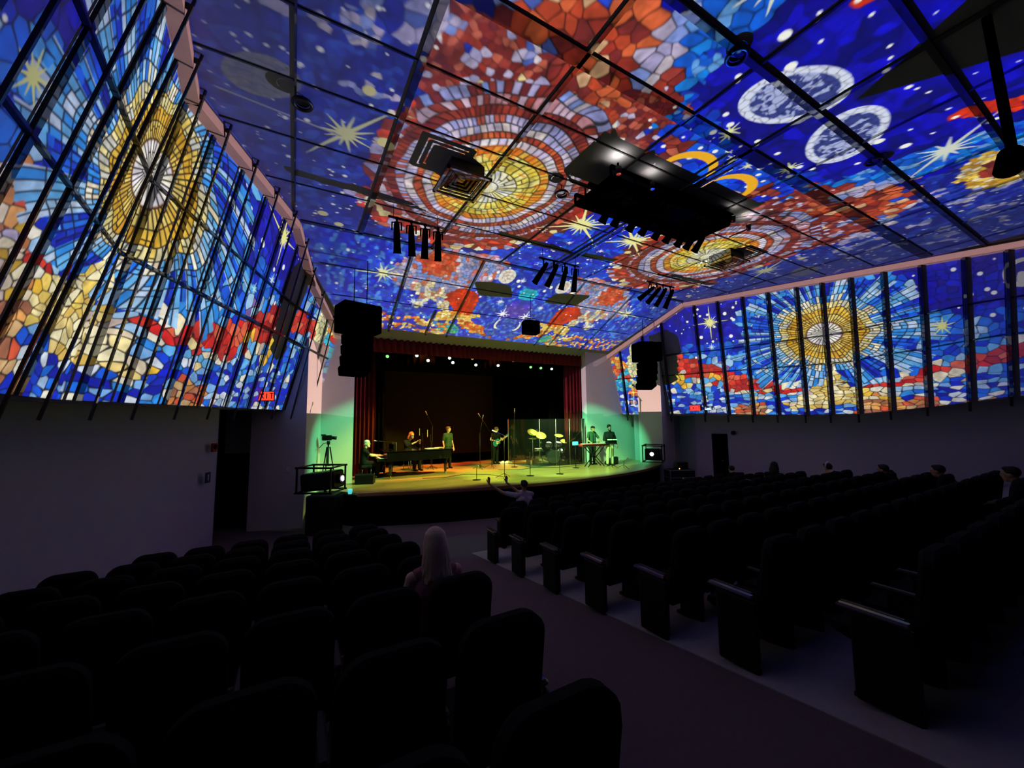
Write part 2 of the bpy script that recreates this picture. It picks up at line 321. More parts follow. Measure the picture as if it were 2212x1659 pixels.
def ceil_art(W, H, ppm, u0, y0):
    u, y = rect((H, W), ppm, u0, y0); u = u.astype(np.float32); y = y.astype(np.float32)
    ju = (noise(u*3, y*3, 191)-.5)*.14; jy = (noise(u*3, y*3, 192)-.5)*.14
    cx, cy, hid, e1 = cells((u+ju)/.22, (y+jy)/.22, 103); img = ceil_color(cx*.22, cy*.22, hid); lead = e1
    fx, fy, fh, fe = cells((u+ju*.6)/.125, (y+jy*.6)/.125, 117)
    X, Y = local(u, y, (3.88, 7.3), (-2.02, -1.09), (.98, -2.3)); r = np.hypot(X, Y); th = np.arctan2(Y, X)
    m = (y > 10.85) | (fbm(u*.9, y*.9, 71) > .47) & (u > 1.9) & (y < 7)
    img = np.where(m[..., None], ceil_color(fx*.125, fy*.125, fh), img); lead = np.where(m, fe, lead)
    rw = (r+.05*(noise(u*2.4, y*2.4, 48)-.5)); tw = th+.25*(noise(u*1.7, y*1.7, 49)-.5)/(r+.3)
    rc, tc, ph, sp, pe = bricks(np.maximum(rw, 0), tw, [0, .10, .24, .36, .46, .54, .63, .70, .78, .86, .95, 1.04, 1.14, 1.6], [16, 26, 34, 40, 60, 60, 90, 70, 110, 110, 110, 120, 120], 141)
    inn = rw < np.where((Y > -.2) & (X > -.6), 1.14, 1.0)
    tabl = ((.24, [(240, 236, 200), (238, 230, 150), (226, 226, 216)]), (.46, [(232, 216, 90), (236, 222, 110), (228, 200, 70), (238, 228, 140)]), (.54, [(222, 150, 44), (226, 180, 70), (206, 120, 40)]), (.63, LILAC[1:2]+[(204, 200, 206), (196, 180, 190)]),
            (.70, [(170, 70, 44), (190, 90, 50), (150, 50, 40)]), (.78, [(190, 176, 196), (204, 190, 190), (160, 156, 200)]), (.86, LILAC[:3]+[(170, 80, 70)]), (.95, [(128, 40, 34), (150, 50, 38), (110, 30, 36)]), (1.04, [(176, 120, 130), (190, 160, 180), (140, 50, 44)]), (1.6, LILAC+DRED[:3]))
    col = pick(ph, tabl[-1][1])
    for q, t_ in tabl[::-1][1:]: col = np.where((rc < q)[..., None], pick(ph, t_), col)
    img = np.where(inn[..., None], col, img); lead = np.where(inn, pe*10+.012, lead)
    img = img.astype(np.float32)
    wsh = fbm(u*5, y*5, 161)
    img *= (.6+.7*wsh)[..., None]
    soft = np.clip((u-5.0)/1.2, 0, 1)+np.clip((4.2-y)/1.5, 0, 1)*(u < 2.4)
    lw = np.clip((lead-.03)/.07, 0, 1)
    img *= (1-(1-lw)*(.74-.4*np.clip(soft, 0, 1)))[..., None]
    bl = (inn & (wsh > .60) & (rw > .3) & (rw < .56)); img[bl] = img[bl]*.5+np.array([.40, .17, .02])
    rng = np.random.RandomState(3); pts = []
    for _ in range(900):
        a = rng.uniform(0, 9.3); b = rng.uniform(.6, 14.3)
        q = np.hypot(*local(a, b, (3.88, 7.3), (-2.02, -1.09), (.98, -2.3)))
        if q < 1.25: continue
        if a > 2.6 and b < 5.4 and a < 6: continue
        if abs(b-9.0) > 1.6 and a < 5 and rng.rand() < .55: continue
        pts.append((a, b, rng.choice([.018, .03, .045], p=[.45, .4, .15])))
    pts += [(.55, 4.0, .06), (.75, 4.15, .05), (.8, 4.4, .05), (1.0, 4.5, .06), (1.35, 3.8, .06), (1.2, 3.6, .06), (1.5, 3.5, .05), (1.6, 2.5, .08), (2.2, 2.3, .08), (.35, 3.6, .05), (1.2, 11.1, .07), (1.6, 11.2, .06), (1.75, 11.5, .07), (.7, 11.4, .07), (.55, 11.6, .06)]
    dots(img, u, y, pts)
    for (a, b, q) in ((6.2, 6.95, .13), (7.9, 6.6, .09), (6.7, 5.9, .1), (7.0, 10.2, .12), (6.6, 10.6, .11)): dots(img, u, y, [(a, b, q)], (206, 196, 130))
    def disc(cu, cy_, R, U, dark):
        X, Y = local(u, y, (cu, cy_), R, U); q = np.hypot(X, Y); mk = q < 1
        base = np.where((fbm(u*9, y*9, 7) > .5)[..., None], np.array(dark[0], np.float32)/255, np.array(dark[1], np.float32)/255)
        base = np.where((q > .8)[..., None], np.array(dark[2], np.float32)/255, base)
        cc = cells(u/.15, y/.15, 7)[3]; base = base*np.where(cc < .06, .45, 1)[..., None]
        img[mk] = base[mk]
    disc(.93, 2.76, (.78, .1), (.1, .62), ((50, 60, 130), (160, 170, 212), (206, 212, 232)))
    disc(1.2, 11.3, (.3, 0), (0, .3), ((222, 214, 200), (206, 190, 170), (226, 222, 210)))
    disc(8.1, 6.4, (.5, .1), (.0, .42), ((84, 84, 110), (104, 104, 110), (110, 110, 116)))
    # crescents
    X, Y = local(u, y, (.72, 4.75), (.62, 0), (0, .52)); q = np.hypot(X, Y); q2 = np.hypot(X+.05, Y-.24)
    cr = (q < 1) & (q2 > .86) & (Y < .4); img[cr] = (.9, .66, .12)
    X, Y = local(u, y, (.42, 13.5), (.16, 0), (0, .26)); cr = (np.hypot(X, Y) < 1) & (np.hypot(X+.4, Y+.1) > .9); img[cr] = (.9, .9, .75)
    burst(img, u, y, .95, 7.62, .58, 16, (232, 226, 150), .2, long=(1, 6, 9, 13))
    burst(img, u, y, 6.85, 7.06, .5, 14, (200, 200, 140), .1, long=(2, 9)); burst(img, u, y, 5.2, 12.0, .4, 10, (222, 222, 160), .1, long=(0, 5)); burst(img, u, y, 4.0, 12.95, .22, 8, (215, 225, 210))
    burst(img, u, y, 3.05, 1.95, .5, 12, (200, 205, 190), .3, long=(1, 7)); burst(img, u, y, .52, 12.95, .33, 8, (240, 240, 235), .0); burst(img, u, y, .9, 12.4, .16, 8, (235, 235, 235))
    burst(img, u, y, .55, 11.35, .14, 8, (235, 235, 235)); burst(img, u, y, 1.05, 3.7, .22, 8, (215, 220, 160), .3); burst(img, u, y, .25, 4.1, .16, 7, (215, 220, 160)); burst(img, u, y, 1.7, 8.35, .14, 6, (240, 240, 235)); burst(img, u, y, .6, 8.6, .14, 6, (240, 240, 235))
    ln = (np.abs((y-6.95)-(-.12*(u-8.6))) < .02) & (u > 6.9) & (u < 8.7); img[ln] = (.55, .55, .6)
    # the far side of the throw is dimmer and greyer
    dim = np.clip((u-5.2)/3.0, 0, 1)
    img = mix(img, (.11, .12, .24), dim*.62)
    return img, u, y
LR = np.array([(8.03, 3.6, 8.8, 3.05), (9.03, 4.22, 9.1, 4.2), (7.44, 2.56, 8.53, 1.95), (9.15, 2.81, 10.12, 2.69), (7.15, 4.26, 7.29, 3.07), (8.12, 2.06, 8.98, 1.56), (7.59, 1.54, 8.1, .9),
    (9.49, 1.34, 10.08, .65), (4.26, 4.47, 5., 4.02), (4.18, 3.41, 4.97, 2.98), (3.37, 2.64, 3.7, 2.3), (.73, 3.8, 1.28, 3.08), (-.91, 3.57, .06, 3.15), (7.76, 1.46, 8.0, .95), (6.83, .74, 7.47, .35),
    (6.15, .32, 6.5, .02), (3., .3, 3., .05), (3.64, 1.49, 4., 1.35), (10.9, 2.3, 12, 2.3), (10.9, .4, 12, .2), (10.7, 3.8, 11.4, 4.1), (7.55, 2.75, 8.62, 2.2), (8.47, 3.84, 8.9, 3.45), (7.92, 3.22, 8.72, 2.65)])
def left_warp():
    p = LR[:, :2]; n = len(p); d = np.hypot(p[:, None, 0]-p[None, :, 0], p[:, None, 1]-p[None, :, 1])
    K = np.where(d > 0, d*d*np.log(d+1e-9), 0)+np.eye(n)*.15; Q = np.hstack([np.ones((n, 1)), p])
    A = np.block([[K, Q], [Q.T, np.zeros((3, 3))]]); return np.linalg.solve(A, np.vstack([LR[:, 2:], np.zeros((3, 2))]))
def apply_warp(w, s, z):
    S = w[-3, 0]+w[-2, 0]*s+w[-1, 0]*z; Z = w[-3, 1]+w[-2, 1]*s+w[-1, 1]*z
    for i, (a, b) in enumerate(LR[:, :2]):
        d2 = (s-a)**2+(z-b)**2+1e-9; k = (.5*d2*np.log(d2)).astype(np.float32); S = S+w[i, 0]*k; Z = Z+w[i, 1]*k
    return S.astype(np.float32), Z.astype(np.float32)
# ---------------------------------------------------------------- throw the pictures
PINK = np.array((.56, .45, .42), np.float32)
def plane_sz(W, loc, P):
    """where the ray from the lens through P meets window plane W, as (s, z above 3.2)"""
    N = W[1].cross(W[2]); d = Vector(P)-Vector(loc); t = (W[0]-Vector(loc)).dot(N)/d.dot(N); q = Vector(loc)+d*t
    v = (CEIL-q.z)/4.78
    return ((q-W[0]-W[2]*v).dot(W[1]), q.z-3.2)
def finish_wall(a, s, z, W, side, loc, bottom, pier):
    v = (5.08-z)/4.78; Y = W[0].y+W[1].y*s+W[2].y*v
    top = np.minimum(5.08, 5.08-.5*(Y-10.85)); top = top+(np.clip(Y-12.8, 0, 2)*.06 if side < 0 else 0)
    a[Y > (14.7 if side < 0 else 14.56)] = (.38, .32, .35)
    e = (z > top-.26) & (Y <= 14.8); a[e] = (.52, .44, .45)
    a[z > top+.1] = 0
    a[z < bottom(s)] = 0
    q = [plane_sz(W, loc, p) for p in pier]; m = poly_in(s, z, q); a[m] = PINK; a[m & (z < .3)] = 0
    return a
PIER_L = [(.33, 13.3), (.80, 14.6), (-.86, 14.6), (-1.09, 13.76)]; PIER_R = [(15.0, 12.3), (14.62, 13.35), (15.5, 13.9), (16.45, 12.77)]
PZL, PZR = 5.72, 5.95
def pier_face(c0, c1, z1): return [(c0[0], c0[1], 3.2), (c1[0], c1[1], 3.2), (c1[0], c1[1], z1), (c0[0], c0[1], z1)]
PPM = 150 if not globals().get('QUICK') else 70
a, s, z = wall_art(1, int(15.4*PPM), int(5.5*PPM), PPM, -1.2, -.12)
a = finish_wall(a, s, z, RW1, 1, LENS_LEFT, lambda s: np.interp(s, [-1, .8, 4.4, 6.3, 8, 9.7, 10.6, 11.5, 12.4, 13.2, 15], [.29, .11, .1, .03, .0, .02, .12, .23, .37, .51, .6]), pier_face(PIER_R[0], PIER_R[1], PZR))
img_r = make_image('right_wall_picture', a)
a, s, z = wall_art(-1, int(14.4*PPM), int(5.5*PPM), PPM, -2.0, -.12, left_warp())
a = finish_wall(a, s, z, LW1, -1, LENS_RIGHT, lambda s: .3+0*s, pier_face(PIER_L[0], PIER_L[1], PZL))
img_l = make_image('left_wall_picture', a)
def wall_uv(W, off, W2, W2off, s0, ws, z0, hs):
    def f(nt, P, sel):
        def s_of(Wp, o_):   # (P-T-D*v).d with v=(CEIL-Pz)/4.78
            k = Wp[1] - Vector((0, 0, 0)); dd = Wp[2].dot(Wp[1])   # D.d
            lin = Vector((k.x, k.y, k.z+dd/4.78))
            return nn(nt, 'ADD', dot(nt, P, lin), -Wp[0].dot(Wp[1])-dd*CEIL/4.78+o_)
        s_ = s_of(W, off)
        if W2 is not None:
            b = s_of(W2, W2off); s_ = nn(nt, 'ADD', nn(nt, 'MULTIPLY', b, sel), nn(nt, 'MULTIPLY', s_, nn(nt, 'SUBTRACT', 1.0, sel)))
        z_ = nn(nt, 'SUBTRACT', dot(nt, P, (0, 0, 1)), 3.2)
        return nn(nt, 'DIVIDE', nn(nt, 'SUBTRACT', s_, s0), ws), nn(nt, 'DIVIDE', nn(nt, 'SUBTRACT', z_, z0), hs)
    return f
def pl(W): return (W[0], W[1].cross(W[2]))
PPC = 130 if not globals().get('QUICK') else 65
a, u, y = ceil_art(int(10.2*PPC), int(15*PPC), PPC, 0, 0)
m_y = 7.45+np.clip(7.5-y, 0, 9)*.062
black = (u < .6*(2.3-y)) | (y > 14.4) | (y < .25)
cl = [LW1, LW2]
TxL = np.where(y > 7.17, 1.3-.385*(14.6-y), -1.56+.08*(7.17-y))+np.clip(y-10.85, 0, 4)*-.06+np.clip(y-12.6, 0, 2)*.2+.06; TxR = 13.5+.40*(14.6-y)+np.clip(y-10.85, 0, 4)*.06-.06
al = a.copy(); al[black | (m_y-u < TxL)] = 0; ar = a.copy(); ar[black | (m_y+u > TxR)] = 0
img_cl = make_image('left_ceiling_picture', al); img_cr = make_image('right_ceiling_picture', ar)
CP = [(Vector((0, 0, CEIL)), Vector((0, 0, 1))), (Vector((0, 10.85, CEIL)), Vector((0, .5, 1)))]
def ceil_uv(sgn):
    def f(nt, P, sel):
        x_, y_ = dot(nt, P, (1, 0, 0)), dot(nt, P, (0, 1, 0))
        m = nn(nt, 'ADD', nn(nt, 'MULTIPLY', nn(nt, 'MAXIMUM', nn(nt, 'SUBTRACT', 7.5, y_), 0.0), .062), 7.45)
        return nn(nt, 'DIVIDE', nn(nt, 'MULTIPLY', nn(nt, 'SUBTRACT', x_, m), sgn), 10.2), nn(nt, 'DIVIDE', y_, 15.0)
    return f

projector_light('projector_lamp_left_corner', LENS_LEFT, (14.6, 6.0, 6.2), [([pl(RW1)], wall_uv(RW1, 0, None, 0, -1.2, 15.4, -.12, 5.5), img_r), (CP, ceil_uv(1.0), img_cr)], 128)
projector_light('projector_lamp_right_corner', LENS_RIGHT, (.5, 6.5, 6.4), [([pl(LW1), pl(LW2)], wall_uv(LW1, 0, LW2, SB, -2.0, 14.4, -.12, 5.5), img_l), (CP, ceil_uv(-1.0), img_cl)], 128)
# ---------------------------------------------------------------- helpers
COL = scene.collection
def mat(name, col, rough=.6, metal=0., emit=None, es=1., spec=.3, vary=.0, scale=8., bump=0., sheen=0., coat=0.):
    m = bpy.data.materials.new(name); m.use_nodes = True; nt = m.node_tree; b = nt.nodes['Principled BSDF']
    b.inputs['Base Color'].default_value = (*col, 1); b.inputs['Roughness'].default_value = rough; b.inputs['Metallic'].default_value = metal; b.inputs['Specular IOR Level'].default_value = spec
    if coat: b.inputs['Coat Weight'].default_value = coat; b.inputs['Coat Roughness'].default_value = .1
    if emit: m.cycles.emission_sampling = 'NONE'; b.inputs['Emission Color'].default_value = (*emit, 1); b.inputs['Emission Strength'].default_value = es
    if vary or bump:
        tc = nt.nodes.new('ShaderNodeTexCoord'); nz = nt.nodes.new('ShaderNodeTexNoise'); nz.inputs['Scale'].default_value = scale; nz.inputs['Detail'].default_value = 4
        nt.links.new(tc.outputs['Object'], nz.inputs['Vector'])
        if vary:
            mr = nt.nodes.new('ShaderNodeMapRange'); mr.inputs[3].default_value = 1-vary; mr.inputs[4].default_value = 1+vary; nt.links.new(nz.outputs[0], mr.inputs[0])
            vm = nt.nodes.new('ShaderNodeVectorMath'); vm.operation = 'SCALE'; vm.inputs[0].default_value = col; nt.links.new(mr.outputs[0], vm.inputs['Scale']); nt.links.new(vm.outputs[0], b.inputs['Base Color'])
        if bump:
            bp = nt.nodes.new('ShaderNodeBump'); bp.inputs['Strength'].default_value = bump; bp.inputs['Distance'].default_value = .01; nt.links.new(nz.outputs[0], bp.inputs['Height']); nt.links.new(bp.outputs[0], b.inputs['Normal'])
    return m
def frame(d, up=(0, 0, 1)):
    d = Vector(d).normalized(); up = Vector(up)
    if abs(d.dot(up)) > .98: up = Vector((0, 1, 0))
    a = d.cross(up).normalized(); b = a.cross(d); return a, b, d
class MB:
    def __init__(s): s.v = []; s.f = []; s.sm = []
    def add(s, vs, fs, smooth=False, M=None):
        n = len(s.v); s.v += [tuple(M @ Vector(v)) if M else tuple(v) for v in vs]; s.f += [tuple(i+n for i in f) for f in fs]; s.sm += [smooth]*len(fs); return s
    def box(s, c, d, M=None, bev=0.):
        x, y, z = d[0]/2, d[1]/2, d[2]/2
        if bev:
            b = min(bev, x*.9, y*.9, z*.9); P = []
            for k, zz in ((0, -z), (1, -z+b), (1, z-b), (0, z)):
                xx, yy = (x, y) if k else (x-b, y-b); c2 = b*.6 if not k else b
                for (px, py) in ((-xx+c2, -yy), (xx-c2, -yy), (xx, -yy+c2), (xx, yy-c2), (xx-c2, yy), (-xx+c2, yy), (-xx, yy-c2), (-xx, -yy+c2)): P.append((c[0]+px, c[1]+py, c[2]+zz))
            F = [tuple(range(7, -1, -1)), tuple(range(24, 32))]+[(8*r+i, 8*r+(i+1) % 8, 8*r+8+(i+1) % 8, 8*r+8+i) for r in range(3) for i in range(8)]
            return s.add(P, F, False, M)
        P = [(c[0]+i*x, c[1]+j*y, c[2]+k*z) for k in (-1, 1) for j in (-1, 1) for i in (-1, 1)]
        return s.add(P, [(0, 2, 3, 1), (4, 5, 7, 6), (0, 1, 5, 4), (2, 6, 7, 3), (0, 4, 6, 2), (1, 3, 7, 5)], False, M)
    def cyl(s, p, q, r, r2=None, n=12, cap=True, M=None):
        r2 = r if r2 is None else r2; p, q = Vector(p), Vector(q); a, b, d = frame(q-p)
        P = [p+(a*math.cos(t)+b*math.sin(t))*r for t in [2*math.pi*i/n for i in range(n)]]+[q+(a*math.cos(t)+b*math.sin(t))*r2 for t in [2*math.pi*i/n for i in range(n)]]
        k = len(s.v); s.add(P, [(i, (i+1) % n, n+(i+1) % n, n+i) for i in range(n)], True, M)
        if cap: s.f += [tuple(k+i for i in range(n-1, -1, -1)), tuple(k+n+i for i in range(n))]; s.sm += [False, False]
        return s
    def beam(s, p, q, w, h, up=(0, 0, 1), M=None):
        p, q = Vector(p), Vector(q); a, b, d = frame(q-p, up); P = [x+a*i*w/2+b*j*h/2 for x in (p, q) for (i, j) in ((-1, -1), (1, -1), (1, 1), (-1, 1))]
        return s.add(P, [(3, 2, 1, 0), (4, 5, 6, 7), (0, 1, 5, 4), (1, 2, 6, 5), (2, 3, 7, 6), (3, 0, 4, 7)], False, M)
    def ell(s, c, r, n=16, m=10, M=None, rot=None):
        r = (r, r, r) if isinstance(r, (int, float)) else r; P = []
        for j in range(m+1):
            ph = math.pi*j/m
            for i in range(n):
                t = 2*math.pi*i/n; v = Vector((r[0]*math.sin(ph)*math.cos(t), r[1]*math.sin(ph)*math.sin(t), r[2]*math.cos(ph)))
                if rot: v = rot @ v
                P.append(v+Vector(c))
        return s.add(P, [(j*n+i, (j+1)*n+i, (j+1)*n+(i+1) % n, j*n+(i+1) % n) for j in range(m) for i in range(n)], True, M)
    def cap(s, p, q, r, r2=None, n=12):
        r2 = r if r2 is None else r2; s.cyl(p, q, r, r2, n, False); s.ell(p, r, n, 8); s.ell(q, r2, n, 8); return s
    def lathe(s, c, prof, n=24, M=None, axis=(0, 0, 1)):
        a, b, d = frame(axis); c = Vector(c)
        P = [c+(a*math.cos(2*math.pi*i/n)+b*math.sin(2*math.pi*i/n))*r+d*z for (r, z) in prof for i in range(n)]
        return s.add(P, [(j*n+i, j*n+(i+1) % n, (j+1)*n+(i+1) % n, (j+1)*n+i) for j in range(len(prof)-1) for i in range(n)], True, M)
    def prism(s, poly, z0, z1, M=None):
        n = len(poly); A = sum(poly[i][0]*poly[(i+1) % n][1]-poly[(i+1) % n][0]*poly[i][1] for i in range(n))
        if A < 0: poly = poly[::-1]
        P = [(x, y, z0) for x, y in poly]+[(x, y, z1) for x, y in poly]
        return s.add(P, [tuple(range(n-1, -1, -1)), tuple(range(n, 2*n))]+[(i, (i+1) % n, n+(i+1) % n, n+i) for i in range(n)], False, M)
    def tube(s, pts, r, n=8, M=None):
        pts = [Vector(p) for p in pts]; k = len(pts); P = []; up = None
        for i, p in enumerate(pts):
            d = (pts[min(i+1, k-1)]-pts[max(i-1, 0)]); a, b, d = frame(d) if up is None else frame(d, up)
            up = b; P += [p+(a*math.cos(2*math.pi*j/n)+b*math.sin(2*math.pi*j/n))*r for j in range(n)]
        return s.add(P, [(i*n+j, i*n+(j+1) % n, (i+1)*n+(j+1) % n, (i+1)*n+j) for i in range(k-1) for j in range(n)]+[tuple(range(n-1, -1, -1)), tuple((k-1)*n+j for j in range(n))], True, M)
    def ring(s, c, R_, r, axis=(0, 0, 1), n=24):
        a, b, d = frame(axis); pts = [Vector(c)+(a*math.cos(2*math.pi*i/n)+b*math.sin(2*math.pi*i/n))*R_ for i in range(n+1)]; return s.tube(pts, r, 6)
    def quad(s, pts, th=None):
        if th: # slab: offset along th
            t = Vector(th); P = [Vector(p) for p in pts]; n = len(P); Q = P+[p+t for p in P]
            return s.add(Q, [tuple(range(n)), tuple(range(2*n-1, n-1, -1))]+[(i, n+i, n+(i+1) % n, (i+1) % n) for i in range(n)])
        return s.add(pts, [tuple(range(len(pts)))])
    def mesh(s, name):
        me = bpy.data.meshes.new(name); me.from_pydata(s.v, [], s.f); me.validate(); me.polygons.foreach_set('use_smooth', (s.sm+[False]*len(me.polygons))[:len(me.polygons)]); me.update(); return me
def obj(name, mb, m, parent=None, **kw):
    me = mb.mesh(name) if isinstance(mb, MB) else mb; o = bpy.data.objects.new(name, me); COL.objects.link(o)
    if m and not me.materials: me.materials.append(m)
    if parent: o.parent = parent
    for k, v in kw.items(): o[k] = v
    return o
def thing(name, label, cat, loc=(0, 0, 0), rz=0., group=None, scale=1.):
    o = bpy.data.objects.new(name, None); COL.objects.link(o); o.empty_display_size = .1; o.location = loc; o.rotation_euler = (0, 0, rz); o.scale = (scale,)*3
    o['label'] = label; o['category'] = cat
    if group: o['group'] = group
    return o
def one(name, mb, m, label, cat, group=None, loc=None, rz=0.):
    o = obj(name, mb, m, label=label, category=cat)
    if group: o['group'] = group
    if loc: o.location = loc; o.rotation_euler = (0, 0, rz)
    return o
def struct(name, mb, m, parent=None):
    o = obj(name, mb, m, parent)
    if parent is None: o['kind'] = 'structure'
    return o
def dup(root, loc, rz=None, label=None, group=None):
    r = root.copy(); COL.objects.link(r); r.location = loc
    if rz is not None: r.rotation_euler = (0, 0, rz)
    if label: r['label'] = label
    if group: r['group'] = group
    for ch in list(root.children):
        c = ch.copy(); COL.objects.link(c); c.parent = r
        for g in list(ch.children):
            d = g.copy(); COL.objects.link(d); d.parent = c
    return r
def remesh(mb, voxel, smooth=4, name='m'):
    me = mb.mesh('tmp'); o = bpy.data.objects.new('tmp', me); COL.objects.link(o)
    md = o.modifiers.new('r', 'REMESH'); md.mode = 'VOXEL'; md.voxel_size = voxel; md.use_smooth_shade = True
    if smooth: sm = o.modifiers.new('s', 'SMOOTH'); sm.factor = .5; sm.iterations = smooth
    dg = bpy.context.evaluated_depsgraph_get(); out = bpy.data.meshes.new_from_object(o.evaluated_get(dg)); out.name = name
    bpy.data.objects.remove(o); out.materials.clear(); return out
# ---------------------------------------------------------------- materials
M = {}
M['white'] = mat('projection white paint', (ALB, ALB, ALB), .9, spec=0, vary=.02, scale=30)
M['ceil'] = mat('ceiling tile paint', (ALB, ALB, ALB), .9, spec=0, vary=.03, scale=60)
M['grey'] = mat('grey wall paint', (.50, .49, .57), .85, spec=.1, vary=.05, scale=5, bump=.05)
M['pier'] = mat('pale plaster', (.60, .57, .57), .85, spec=.1, vary=.04, scale=12, bump=.05)
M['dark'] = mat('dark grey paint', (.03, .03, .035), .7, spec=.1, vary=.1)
M['batten'] = mat('grey ceiling batten', (.055, .055, .052), .7, spec=.1, vary=.1)
M['beam'] = mat('brown edge beam', (.34, .24, .22), .8, spec=.1, vary=.1)
M['black'] = mat('black masking cloth', (.0025, .0025, .0025), .95, spec=.0, vary=.3)
M['blackm'] = mat('black painted metal', (.004, .004, .005), .45, spec=.25, vary=.1)
M['rig'] = mat('matt black rigging', (.0003, .0003, .00035), .9, spec=.0, vary=.2)
M['gloss'] = mat('black lacquer', (.006, .006, .007), .12, spec=.5, coat=.6, vary=.05)
M['seatf'] = mat('black seat fabric', (.012, .010, .012), .95, spec=.05, vary=.3, scale=40, bump=.2)
M['seatp'] = mat('black seat plastic', (.008, .008, .008), .5, spec=.2, vary=.1)
M['armw'] = mat('dark varnished armrest', (.05, .03, .03), .18, spec=.6, vary=.2)
M['red'] = mat('red velvet', (.13, .012, .016), .9, spec=.1, vary=.25, scale=6)
M['cyc'] = mat('brown backdrop cloth', (.030, .016, .007), .95, spec=0, vary=.15, scale=1.5)
M['carpet'] = mat('plum grey carpet', (.125, .10, .11), 1, spec=0, vary=.2, scale=60, bump=.4)
M['conc'] = mat('grey concrete', (.31, .30, .31), .8, spec=.15, vary=.15, scale=12, bump=.1)
M['brass'] = mat('brass', (.42, .34, .08), .4, .3, vary=.05)
M['chrome'] = mat('chrome', (.7, .7, .72), .2, 1, vary=.05)
M['steel'] = mat('grey steel', (.35, .35, .37), .4, .8, vary=.05)
M['exit'] = mat('lit red exit face', (.5, .02, .01), .5, emit=(1, .03, .01), es=2.6, vary=.05)
M['exitd'] = mat('dark exit letters', (.05, .0, .0), .6, vary=.05)
M['lens'] = mat('lit projector lens', (.8, .8, 1), .3, emit=(.8, .85, 1), es=40, vary=.01)
M['lampw'] = mat('lit white lamp lens', (.8, .9, .85), .3, emit=(.55, .9, .75), es=2.4, vary=.01)
M['lampg'] = mat('lit green lamp lens', (.5, .9, .4), .3, emit=(.2, .8, .2), es=1.4, vary=.01)
M['lampo'] = mat('faint warm lamp lens', (.8, .7, .4), .3, emit=(.5, .36, .16), es=.35, vary=.01)
M['paper'] = mat('white paper', (.8, .8, .76), .8, spec=.1, vary=.03)
M['skin'] = mat('fair skin', (.62, .40, .29), .6, spec=.2, vary=.06, scale=20)
M['skin2'] = mat('tan skin', (.34, .19, .12), .6, spec=.2, vary=.06, scale=20)
M['tee'] = mat('black cotton', (.012, .014, .014), .9, spec=.05, vary=.2, scale=15)
M['green'] = mat('dark green cotton', (.03, .07, .045), .9, spec=.05, vary=.2, scale=15)
M['khaki'] = mat('khaki cotton', (.5, .44, .26), .9, spec=.05, vary=.18, scale=12)
M['blond'] = mat('blond hair', (.55, .42, .30), .5, spec=.3, vary=.25, scale=30)
M['brownh'] = mat('brown hair', (.16, .09, .05), .6, spec=.2, vary=.2, scale=40)
M['blackh'] = mat('black hair', (.012, .01, .01), .6, spec=.2, vary=.2, scale=40)
M['redh'] = mat('auburn hair', (.6, .16, .07), .6, spec=.2, vary=.25, scale=40)
M['whiteb'] = mat('white whiskers', (.75, .74, .7), .8, vary=.1, scale=60)
M['cap'] = mat('pale knit cap', (.55, .62, .55), .9, vary=.1, scale=60, bump=.3)
M['plaid'] = mat('grey lilac checked cotton', (.30, .28, .36), .9, vary=.7, scale=22)
M['pinkt'] = mat('dusty rose cotton', (.30, .12, .14), .9, vary=.15, scale=20)
M['tealg'] = mat('teal guitar lacquer', (.02, .22, .30), .2, spec=.5, coat=.5, vary=.1)
M['wood'] = mat('pale maple', (.5, .34, .18), .4, vary=.15, scale=14)
M['keyred'] = mat('red keyboard shell', (.5, .03, .03), .3, spec=.5, vary=.05)
M['tealglow'] = mat('lit teal screen', (.1, .6, .6), .4, emit=(.1, .8, .8), es=.8, vary=.02)  # screen light; on the cup, a reflection put into the emission
M['ledblue'] = mat('lit blue screen', (.3, .3, 1), .4, emit=(.4, .45, 1), es=1.2, vary=.02)
def floor_mat():
    m = mat('varnished stage boards', (.42, .27, .11), .28, spec=.45); nt = m.node_tree; b = nt.nodes['Principled BSDF']
    tc = nt.nodes.new('ShaderNodeTexCoord'); br = nt.nodes.new('ShaderNodeTexBrick'); br.inputs['Scale'].default_value = 1; br.inputs['Brick Width'].default_value = 1.8; br.inputs['Row Height'].default_value = .09
    br.inputs['Mortar Size'].default_value = .003; br.inputs['Color1'].default_value = (.47, .31, .13, 1); br.inputs['Color2'].default_value = (.34, .20, .08, 1); br.inputs['Mortar'].default_value = (.08, .045, .02, 1)
    nt.links.new(tc.outputs['Object'], br.inputs['Vector']); nt.links.new(br.outputs[0], b.inputs['Base Color']); return m
M['boards'] = floor_mat()
def acrylic():
    m = bpy.data.materials.new('clear acrylic'); m.use_nodes = True; nt = m.node_tree; nt.nodes.remove(nt.nodes['Principled BSDF'])
    t = nt.nodes.new('ShaderNodeBsdfTransparent'); t.inputs[0].default_value = (.975, .985, .985, 1); g = nt.nodes.new('ShaderNodeBsdfGlossy'); g.inputs['Roughness'].default_value = .05; g.inputs[0].default_value = (.9, .95, 1, 1)
    fr = nt.nodes.new('ShaderNodeFresnel'); fr.inputs[0].default_value = 1.5; d = nt.nodes.new('ShaderNodeBsdfDiffuse'); d.inputs[0].default_value = (.25, .25, .3, 1)
    mx = nt.nodes.new('ShaderNodeMixShader'); nt.links.new(fr.outputs[0], mx.inputs[0]); nt.links.new(t.outputs[0], mx.inputs[1]); nt.links.new(g.outputs[0], mx.inputs[2])
    m2 = nt.nodes.new('ShaderNodeMixShader'); m2.inputs[0].default_value = .012; nt.links.new(mx.outputs[0], m2.inputs[1]); nt.links.new(d.outputs[0], m2.inputs[2])
    nt.links.new(m2.outputs[0], nt.nodes['Material Output'].inputs[0]); return m
M['acryl'] = acrylic()
